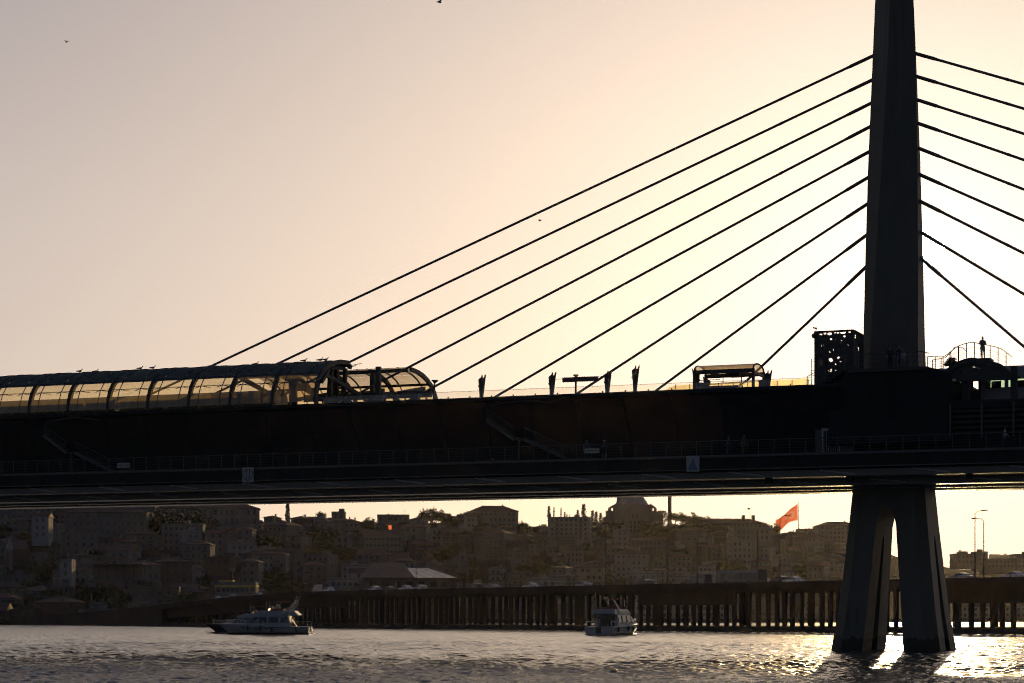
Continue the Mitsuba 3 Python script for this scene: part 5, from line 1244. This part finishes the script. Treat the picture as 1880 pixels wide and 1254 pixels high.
# ------------------------------------------------------------------ cars, van and bus on the road bridge
bsdf('paint_white', (.55, .55, .53), rough=.2, spec=.6, clearcoat=.6)
bsdf('paint_dark', (.04, .042, .045), rough=.2, spec=.6, clearcoat=.6)
bsdf('paint_silver', (.33, .34, .34), rough=.22, spec=.6, clearcoat=.6)
def vehicle(name, label, cat, t0, w0, prof, wd, glass, wheels, paint, wr=.32, glass_w=.9, group='vehicles on the road bridge', flip=1):
    t = thing(name, label, cat, group)
    z0 = float(zroad(t0)); P = lambda m: RW(mv((np.asarray(m[0])*[flip, 1, 1], m[1]), (t0, w0, z0)))
    v, f = prism(prof, -wd/2, wd/2)
    taper = np.where(v[:, 2] > max(p[1] for p in prof)*.62, .86, 1.0); v = v*np.column_stack([taper*0+1, taper, taper*0+1])
    b = part(t, 'body', P((v, f)), paint, 25)
    for k, g_ in enumerate(glass):
        gv_, gf_ = prism(g_, -wd/2*glass_w-.012, wd/2*glass_w+.012); part(b, 'side_window', P((gv_, gf_)), 'window_dark')
    xs_ = [p[0] for p in prof]
    part(b, 'headlight', P(join([cbox((max(xs_)-.02, y, .62), (.12, .32, .14)) for y in (-wd*.36, wd*.36)])), 'chrome')
    part(b, 'tail_light', P(join([cbox((min(xs_)+.02, y, .72), (.1, .3, .16)) for y in (-wd*.36, wd*.36)])), 'canvas_red')
    for x in wheels:
        for sy in (-1, 1):
            w_ = part(t, 'wheel', P(tube([(x, sy*wd/2*.98, wr), (x, sy*wd/2*.98-sy*.2, wr)], wr, 14)), 'rubber', 40)
            part(w_, 'rim', P(tube([(x, sy*wd/2*.985, wr), (x, sy*wd/2*.98-sy*.05, wr)], wr*.6, 10)), 'rail_steel', 40)
SEDAN = [(-2.2, .3), (-2.22, .75), (-2.1, .92), (-1.45, .98), (-.85, 1.36), (-.3, 1.45), (.35, 1.42), (1.1, .98), (1.95, .85), (2.18, .68), (2.2, .3)]
SG = [[(-1.3, .96), (-.82, 1.3), (-.3, 1.37), (-.25, .95)], [(-.15, .95), (-.18, 1.37), (.33, 1.34), (.92, .97)]]
HATCH = [(-1.95, .3), (-2.0, .8), (-1.85, 1.1), (-1.55, 1.45), (-.6, 1.54), (.3, 1.5), (1.1, 1.02), (1.75, .88), (1.95, .7), (1.97, .3)]
HG = [[(-1.65, 1.05), (-1.45, 1.38), (-.7, 1.46), (-.65, 1.02)], [(-.55, 1.02), (-.58, 1.46), (.27, 1.42), (.92, 1.04)]]
VAN = [(-2.7, .35), (-2.75, 2.2), (-2.6, 2.35), (1.2, 2.35), (1.75, 1.95), (2.15, 1.25), (2.7, 1.05), (2.75, .35)]
VG = [[(.5, 1.3), (.5, 2.05), (1.2, 2.05), (1.9, 1.3)], [(-.6, 1.35), (-.6, 2.05), (.3, 2.05), (.3, 1.35)], [(-2.3, 1.35), (-2.3, 2.05), (-.8, 2.05), (-.8, 1.35)]]
CARS = [(398, 5, 0, 'silver', 'far down the ramp'), (424, 5, 1, 'dark', 'just left of the yellow banded building'), (474, 5, 0, 'silver', 'right above the white yacht cabin'), (588, 5, 2, 'dark', 'right above the white yacht stern'),
        (604, 5, 0, 'white', 'close behind the dark van'), (688, 5, 1, 'silver', 'left of the metal roofed hall'), (716, 9, 0, 'dark', 'at the left end of the metal roofed hall'), (746, 5, 0, 'white', 'under the left half of the metal roofed hall'), (771, 5, 1, 'silver', 'under the right half of the metal roofed hall'),
        (872, 5, 1, 'dark', 'alone right of the metal roofed hall'), (906, 9, 0, 'silver', 'left one of the pair below the peaked ridge house'), (975, 5, 0, 'white', 'below the white balcony block, left'), (982, 15, 1, 'dark', 'on the far lane below the white balcony block'), (1072, 5, 0, 'silver', 'above the right yacht, left'),
        (1184, 5, 1, 'dark', 'between the right yacht and the minaret'), (1432, 5, 1, 'dark', 'right in front of the bus'), (1457, 5, 0, 'white', 'sunlit on top, near the left of the pylon'), (1402, 10, 0, 'silver', 'on the far lane at the front of the bus'), (1765, 5, 0, 'silver', 'just right of the pylon leg'), (1862, 5, 0, 'white', 'at the right edge of the picture')]
for x, w_, kd, col, where in CARS:
    prof, gl, wh, wd = ((SEDAN, SG, (-1.35, 1.4), 1.76), (HATCH, HG, (-1.2, 1.25), 1.72), (VAN, VG, (-1.7, 1.75), 1.95))[kd]
    nm = ('parked_car', 'van')[0] if False else ('van' if kd == 2 else 'car')
    vehicle(nm, f'{col} {("saloon", "hatchback", "van")[kd]} on the road bridge, {where}', nm, TT(x, w_), w_, prof, wd, gl, wh, 'paint_' + col, flip=1 if w_ < 12 else -1)
vehicle('van', 'dark van on the road bridge right behind the bus', 'van', TT(1284, 6), 6, VAN, 1.95, VG, (-1.7, 1.75), 'paint_dark')
BUS = [(-5.9, .35), (-5.95, 2.7), (-5.8, 2.95), (5.7, 2.95), (5.93, 2.7), (6.0, 1.2), (5.95, .35)]
BG = [[(-5.5+1.5*k, 1.25), (-5.5+1.5*k, 2.35), (-4.15+1.5*k, 2.35), (-4.15+1.5*k, 1.25)] for k in range(7)]
tb = TT(1362, 5)
vehicle('city_bus', 'long dark city bus driving on the road bridge right of the minaret', 'bus', tb, 5, [(x, z) for x, z in BUS], 2.5, BG, (-3.4, 3.3), 'paint_dark', wr=.48, glass_w=1.0, group='vehicles on the road bridge')

# ------------------------------------------------------------------ people
for nm, c in (('cloth_dark', (.035, .035, .04)), ('cloth_light', (.32, .31, .29)), ('cloth_blue', (.05, .06, .08)), ('cloth_beige', (.16, .14, .11)), ('hair', (.02, .016, .013))): bsdf(nm, c, rough=.85, spec=.1)
def man_hull(pts, n=10):
    return m3.Manifold.batch_hull([m3.Manifold.sphere(r, n).translate(tuple(map(float, p))) for p, r in pts])
def chain(js, n=10):
    out = []
    for (p, r), (q, s_) in zip(js[:-1], js[1:]): out.append(man_hull([(p, r), (q, s_)], n))
    return out
def figure(pose):
    """A standing figure 1.75 m tall facing -y; pose gives both elbows, wrists and the feet."""
    hip, kn, an = .92, .49, .08
    B = []; sh_z = 1.43
    legs = []
    for s, (fx, fy) in zip((-1, 1), pose['feet']):
        legs.append([((s*.09, 0, hip), .095), ((s*.1+fx*.4, fy*.4-.02, kn), .062), ((s*.1+fx, fy, an), .042)])
    torso = [man_hull([((-.09, 0, .93), .1), ((.09, 0, .93), .1), ((0, .01, 1.1), .125)], 12), man_hull([((-.04, .01, 1.1), .115), ((.04, .01, 1.1), .115), ((-.1, 0, 1.32), .11), ((.1, 0, 1.32), .11)], 12),
             man_hull([((-.1, 0, 1.32), .11), ((.1, 0, 1.32), .11), ((-.165, 0, sh_z), .055), ((.165, 0, sh_z), .055), ((0, .01, 1.47), .06)], 12)]
    neck = [man_hull([((0, .015, 1.45), .058), ((0, -.005, 1.56), .052)])]
    head = [m3.Manifold.sphere(.1, 18).scale((.78, .95, 1.16)).translate((0, -.01, 1.645)), man_hull([((0, -.06, 1.585), .045), ((0, -.03, 1.61), .06)]), man_hull([((0, -.1, 1.655), .012), ((0, -.118, 1.625), .016)], 8),
            man_hull([((-.03, -.09, 1.582), .01), ((.03, -.09, 1.582), .01)], 6)]
    for s in (-1, 1): head.append(m3.Manifold.sphere(.03, 8).scale((.4, .7, 1)).translate((s*.08, .005, 1.64)))
    arms = []; hands = []
    for s, (e, w) in zip((-1, 1), pose['arms']):
        e, w = np.array(e), np.array(w)
        arms.append([((s*.19, 0, sh_z-.01), .052), (e, .041), (w, .03)])
        d = (w-e)/np.linalg.norm(w-e); side = np.cross(d, [0, 1, 0.2]); side /= np.linalg.norm(side); up = np.cross(side, d)
        palm = w + d*.075
        hands.append(man_hull([(w, .026), (palm+side*.028, .016), (palm-side*.028, .016)], 8))
        for k, ln in enumerate((.07, .08, .075, .058)):
            b = palm + side*(.03-.02*k); m_ = b + d*ln*.55 - up*.006; tp = m_ + d*ln*.42 - up*.022
            hands += chain([(b, .0095), (m_, .009), (tp, .0075)], 6)
        th0 = w + d*.03 + side*.026; hands += chain([(th0, .011), (th0 + d*.035 + side*.028, .01), (th0 + d*.062 + side*.034, .0085)], 6)
    feet = []
    for s, (fx, fy) in zip((-1, 1), pose['feet']):
        feet.append(man_hull([((s*.1+fx, fy+.03, .035), .035), ((s*.1+fx*1.1, fy-.15, .028), .028), ((s*.1+fx, fy, .085), .04)]))
    def solid(ms, edge=.03):
        m = m3.Manifold.batch_boolean(ms, m3.OpType.Add).refine_to_length(edge).to_mesh()
        tmh = trimesh.Trimesh(np.array(m.vert_properties[:, :3]), np.array(m.tri_verts), process=False)
        trimesh.smoothing.filter_taubin(tmh, iterations=4); return tm(tmh)
    grow = lambda js, g: [(p, r+g) for p, r in js]
    skin = solid(torso + neck + head + hands + [x for l in legs for x in chain(l)] + [x for a_ in arms for x in chain(a_)] + feet)
    cut = pose.get('sleeve', 1.0)
    sl = []
    for a_ in arms:
        (p0, r0), (p1, r1), (p2, r2) = a_; p1 = np.array(p1); p0 = np.array(p0)
        if cut >= 1: sl += chain(grow([a_[0], a_[1], (p1 + (np.array(p2)-p1)*.9, r2)], .014))
        else: sl += chain(grow([a_[0], (p0 + (p1-p0)*.8, r1)], .018))
    shirt = solid([m.scale((1.09, 1.13, 1)) for m in torso] + sl + [man_hull([((-.09, 0, .9), .115), ((.09, 0, .9), .115), ((0, 0, 1.1), .135)], 12)])
    tr = []
    for l in legs:
        low_l = l[2] if not pose.get('shorts') else (np.array(l[1][0])*.85 + np.array(l[0][0])*.15, .075)
        tr += chain(grow([l[0], l[1], l[2]], .02)) if not pose.get('shorts') else chain([(l[0][0], .12), low_l])
    trousers = solid(tr + [man_hull([((-.09, 0, .95), .112), ((.09, 0, .95), .112), ((-.09, 0, .88), .115), ((.09, 0, .88), .115)], 12)])
    hair = solid([m3.Manifold.sphere(.108, 16).scale((.8, .93, 1.05)).translate((0, .012, 1.668)) - m3.Manifold.cube((.4, .2, .3)).translate((-.2, -.2-.05, 1.42)) - m3.Manifold.cube((.4, .3, .2)).translate((-.2, -.15, 1.4))], .02)
    shoes = solid([m3.Manifold.batch_hull([f_.scale((1, 1, 1)), f_.translate((0, -.008, 0))]) for f_ in feet], .03)
    return skin, shirt, trousers, hair, shoes
POSES = {
    'rest': dict(feet=((-.02, 0), (.03, .02)), arms=(((-.25, .02, 1.15), (-.26, -.08, .9)), ((.25, .03, 1.15), (.26, -.06, .9))), sleeve=.5),
    'folded': dict(feet=((-.03, 0), (.04, -.03)), arms=(((-.26, -.04, 1.17), (-.05, -.2, 1.12)), ((.26, -.04, 1.17), (.06, -.19, 1.17))), sleeve=.5, shorts=True),
    'photo': dict(feet=((-.04, 0), (.04, .05)), arms=(((-.33, -.12, 1.32), (-.12, -.24, 1.53)), ((.24, -.1, 1.2), (.04, -.28, 1.44))), sleeve=.5),
    'walk': dict(feet=((-.0, -.24), (.0, .26)), arms=(((-.23, .14, 1.17), (-.22, .1, .93)), ((.24, -.12, 1.18), (.22, -.3, 1.02))), sleeve=1.)}
FIG = {k: figure(v) for k, v in POSES.items()}
def person(label, pose, a, w, z, ang, shirt, trousers, h=1.75, hair='hair'):
    t = thing('person', label, 'person')
    base = wp(a, w, z); s = h/1.75
    P = lambda m: mv(rotz(sc(m, s), ang), base)
    sk, sh_, tr, ha, so = FIG[pose]
    b = part(t, 'body', P(sk), 'skin', True)
    part(t, 'shirt', P(sh_), shirt, True); part(t, 'trousers', P(tr), trousers, True); part(t, 'hair', P(ha), hair, True); part(t, 'shoe', P(so), 'cloth_dark', True)
    return t
aw = -5.2; az = Z(659.5, A(1804, aw), aw)
person('person in light T-shirt and shorts standing on top of the arched footbridge with folded arms', 'folded', A(1804, aw), aw, az, .15, 'cloth_beige', 'cloth_light', 1.78)
part(uniq('pylon_overpass') if False else ov, 'arch_landing', W(cbox((A(1803, aw), aw, az-.06), (1.6, 1.6, .12))), 'dark_steel')
person('person in dark clothes standing at the pylon railing, left of the two figures', 'rest', A(1634, -8.5), -8.5, ZP+.01, .1, 'cloth_dark', 'cloth_dark', 1.72)
person('taller person in dark clothes raising a phone at the pylon railing', 'photo', A(1649.5, -8.5), -8.5, ZP+.01, .35, 'cloth_dark', 'cloth_blue', 1.86)
person('shorter person in a pale shirt half hidden behind the taller one at the pylon railing', 'rest', A(1657, -7.9), -7.9, ZP+.01, -.2, 'cloth_light', 'cloth_beige', 1.6)
person('person in a white shirt walking on the lower gallery at the right edge', 'walk', A(1845, -9.3), -9.3, GAL+.01, 1.4, 'cloth_light', 'cloth_dark', 1.75)
person('person standing on the lower gallery right of the triangle sign', 'rest', A(1366, -9.2), -9.2, GAL+.01, .2, 'cloth_blue', 'cloth_dark', 1.7)
person('person walking on the lower gallery, left one of the two near the triangle sign', 'walk', A(1338, -9.2), -9.2, GAL+.01, -1.4, 'cloth_blue', 'cloth_dark', 1.7)
person('person standing behind the pale board at the foot of the middle stair', 'rest', A(1077, -9.3), -9.3, GAL+.01, .0, 'cloth_blue', 'cloth_dark', 1.72)
person('person with arms folded just right of the pale board at the middle stair', 'folded', A(1109, -9.3), -9.3, GAL+.01, -.3, 'cloth_dark', 'cloth_dark', 1.68)

# ------------------------------------------------------------------ gulls
bsdf('feather', (.2, .19, .18), rough=.8); bsdf('bill', (.3, .2, .05), rough=.6)
def gull(label, a, w, z, ang, s=1.0, crouch=False):
    t = thing('gull', label, 'bird', 'gulls perched on the canopy roof')
    base = wp(a, w, z); P = lambda m: mv(rotz(sc(m, s), ang), base)
    h = .02 if crouch else .12
    part(t, 'body', P(loft([[(x, r_*math.cos(b), h + .1 + dz + r_*1.1*math.sin(b)) for b in np.linspace(0, 6.283, 10, endpoint=False)] for x, r_, dz in ((-.3, .01, .03), (-.2, .05, .03), (-.06, .085, .02), (.08, .09, .03), (.15, .06, .09), (.19, .045, .15), (.22, .055, .2), (.27, .05, .22), (.31, .012, .21))])), 'feather', True)
    for sy in (-1, 1): part(t, 'wing', P(loft([[(x, sy*(.085)+q*.02*sy, h+.13+dz+zz2) for q, zz2 in ((0, .05), (1, 0), (0, -.05))] for x, dz in ((-.4, .0), (-.2, .02), (.05, .05), (.13, .05))])), 'feather')
    part(t, 'bill', P(loft([[(.3, r_*math.cos(b), h+.31+r_*math.sin(b)) for b in (0, 2, 4)] for r_ in (.014,)] + [[(.37, .003*math.cos(b), h+.295+.003*math.sin(b)) for b in (0, 2, 4)]])), 'bill')
    part(t, 'leg', P(join([box(.0, .015, y-.007, y+.007, -.02, h+.04) for y in (-.03, .03)])), 'bill')
def roof_z(a, w): 
    th = math.acos(min(1, max(0, (-3.0-w)/6.9))**(1/.84)); return LIP + 4.4*math.sin(th)**.84 + .05
for x, dirn, cr, lab in ((147, 1, False, 'gull standing on the canopy roof, leftmost of all'), (176, 1, True, 'gull crouching on the canopy roof beside the leftmost one'), (258, 1, False, 'gull on the canopy roof, left of the middle pair'), (281, 1, False, 'gull on the canopy roof, right of the middle pair'),
                         (388, 1, True, 'gull crouching low on the canopy roof where the top cable comes down'), (470, 1, True, 'gull crouching on the canopy roof left of the second cable'), (516, 1, True, 'gull on the canopy roof right of the second cable'), (559, 1, False, 'gull on the canopy roof left of the close pair at its right end'),
                         (588, 1, False, 'left gull of the close pair near the right end of the canopy roof'), (598, 1, False, 'right gull of the close pair near the right end of the canopy roof')):
    wv = -3.3; a = A(x, wv)
    gull(lab, a, wv, roof_z(a, wv), -RAD(22) + (0 if dirn > 0 else math.pi), .95, cr)
def flyer(label, x, y, D, span, bank):
    t = thing('flying_gull', label, 'bird', 'gulls in flight')
    p = at(x, y, D); P = lambda m: mv(rotz(m, bank), p)
    part(t, 'body', P(sphere((0, 0, 0), .09, 2, (2.4, 1, .9))), 'feather', True)
    for sy in (-1, 1):
        part(t, 'wing', P(loft([[(x0_, sy*y_, z_), (x0_-c_*.5, sy*y_, z_+.015), (x0_-c_, sy*y_, z_)] for x0_, y_, z_, c_ in ((.12, .05, .03, .22), (.14, span*.22, .16, .2), (.06, span*.36, .14, .15), (-.08, span*.5, .05, .03))])), 'feather', True)
    part(t, 'tail', P(loft([[(-.18, -.03, 0), (-.18, .03, 0), (-.18, 0, .015)], [(-.34, -.08, 0), (-.34, .08, 0), (-.34, 0, .01)]])), 'feather')
for x, y, D, b, lab in ((807, 4, 210, .5, 'gull flying at the top edge of the sky left of the pylon'), (122, 77, 260, 2.2, 'gull flying in the upper left of the sky'), (991, 405, 330, 2.6, 'gull flying just under the second cable')):
    flyer(lab, x, y, D, .8, b)

# ------------------------------------------------------------------ telling the town's houses and trees apart
def locate(x, y):
    marks = [(-80, 60, 'at the far left edge'), (60, 150, 'above the two pale shore boards'), (150, 235, 'left of the big spreading tree'), (235, 310, 'under the ridge tower block'), (310, 400, 'below the long cream building'), (400, 500, 'straight above the left yacht'), (500, 600, 'right of the left yacht'),
             (600, 680, 'below the small square ridge block'), (680, 740, 'near the small red flag'), (740, 840, 'over the metal roofed hall'), (840, 930, 'below the peaked ridge house'), (930, 1010, 'left of the white balcony block'), (1010, 1090, 'below the row of cypresses'),
             (1090, 1215, 'below the dome'), (1215, 1270, 'below the minaret'), (1270, 1340, 'left of the bus'), (1340, 1420, 'above the bus'), (1420, 1480, 'below the red flag'), (1480, 1640, 'close to the left of the pylon'), (1640, 1900, 'right of the pylon')]
    band = 'on the ridge' if y < 968 else 'high on the slope' if y < 1000 else 'halfway up the slope' if y < 1035 else 'low on the slope' if y < 1075 else 'by the far shore'
    return band, next(m for a, b, m in marks if a <= x < b or b == 1900)
found = {}
for k, desc, x, y in AUTO:
    b, m = locate(x, y); found.setdefault((desc, m), []).append((y, x, b, k))
def rank(i, n):
    if n == 2: return ('upper', 'lower')[i]
    if n % 2 and i == n//2: return 'middle'
    up = ('uppermost', 'second highest', 'third highest', 'fourth highest', 'fifth highest', 'sixth highest'); dn = ('lowest', 'second lowest', 'third lowest', 'fourth lowest', 'fifth lowest', 'sixth lowest')
    return up[i] if i < n/2 else dn[n-1-i]
for (desc, m), row in found.items():
    row.sort()
    for i, (y, x, b, k) in enumerate(row):
        one = len(row) == 1
        lab = f'{desc} {m}, {b}' if one else f'{rank(i, len(row))} {desc} {m}'
        labels[k]['label'] = lab if len(lab.split()) <= 16 else f'{desc} {m}'
        if not labels[k].get('group') and labels[k]['category'] == 'building': labels[k]['group'] = 'houses on the far hillside'

# ------------------------------------------------------------------ the evening air
scene['haze_air'] = {'type': 'homogeneous', 'albedo': {'type': 'rgb', 'value': [.96, .95, .94]}, 'sigma_t': HAZE, 'phase': {'type': 'hg', 'g': HAZE_G}}
scene['haze'] = {'type': 'cube', 'to_world': T().translate([0, 1900, 76]).scale([2500, 2100, 80]), 'bsdf': {'type': 'null'}, 'interior': {'type': 'ref', 'id': 'haze_air'}}
labels['haze'] = {'kind': 'stuff', 'label': 'warm evening haze over the water'}
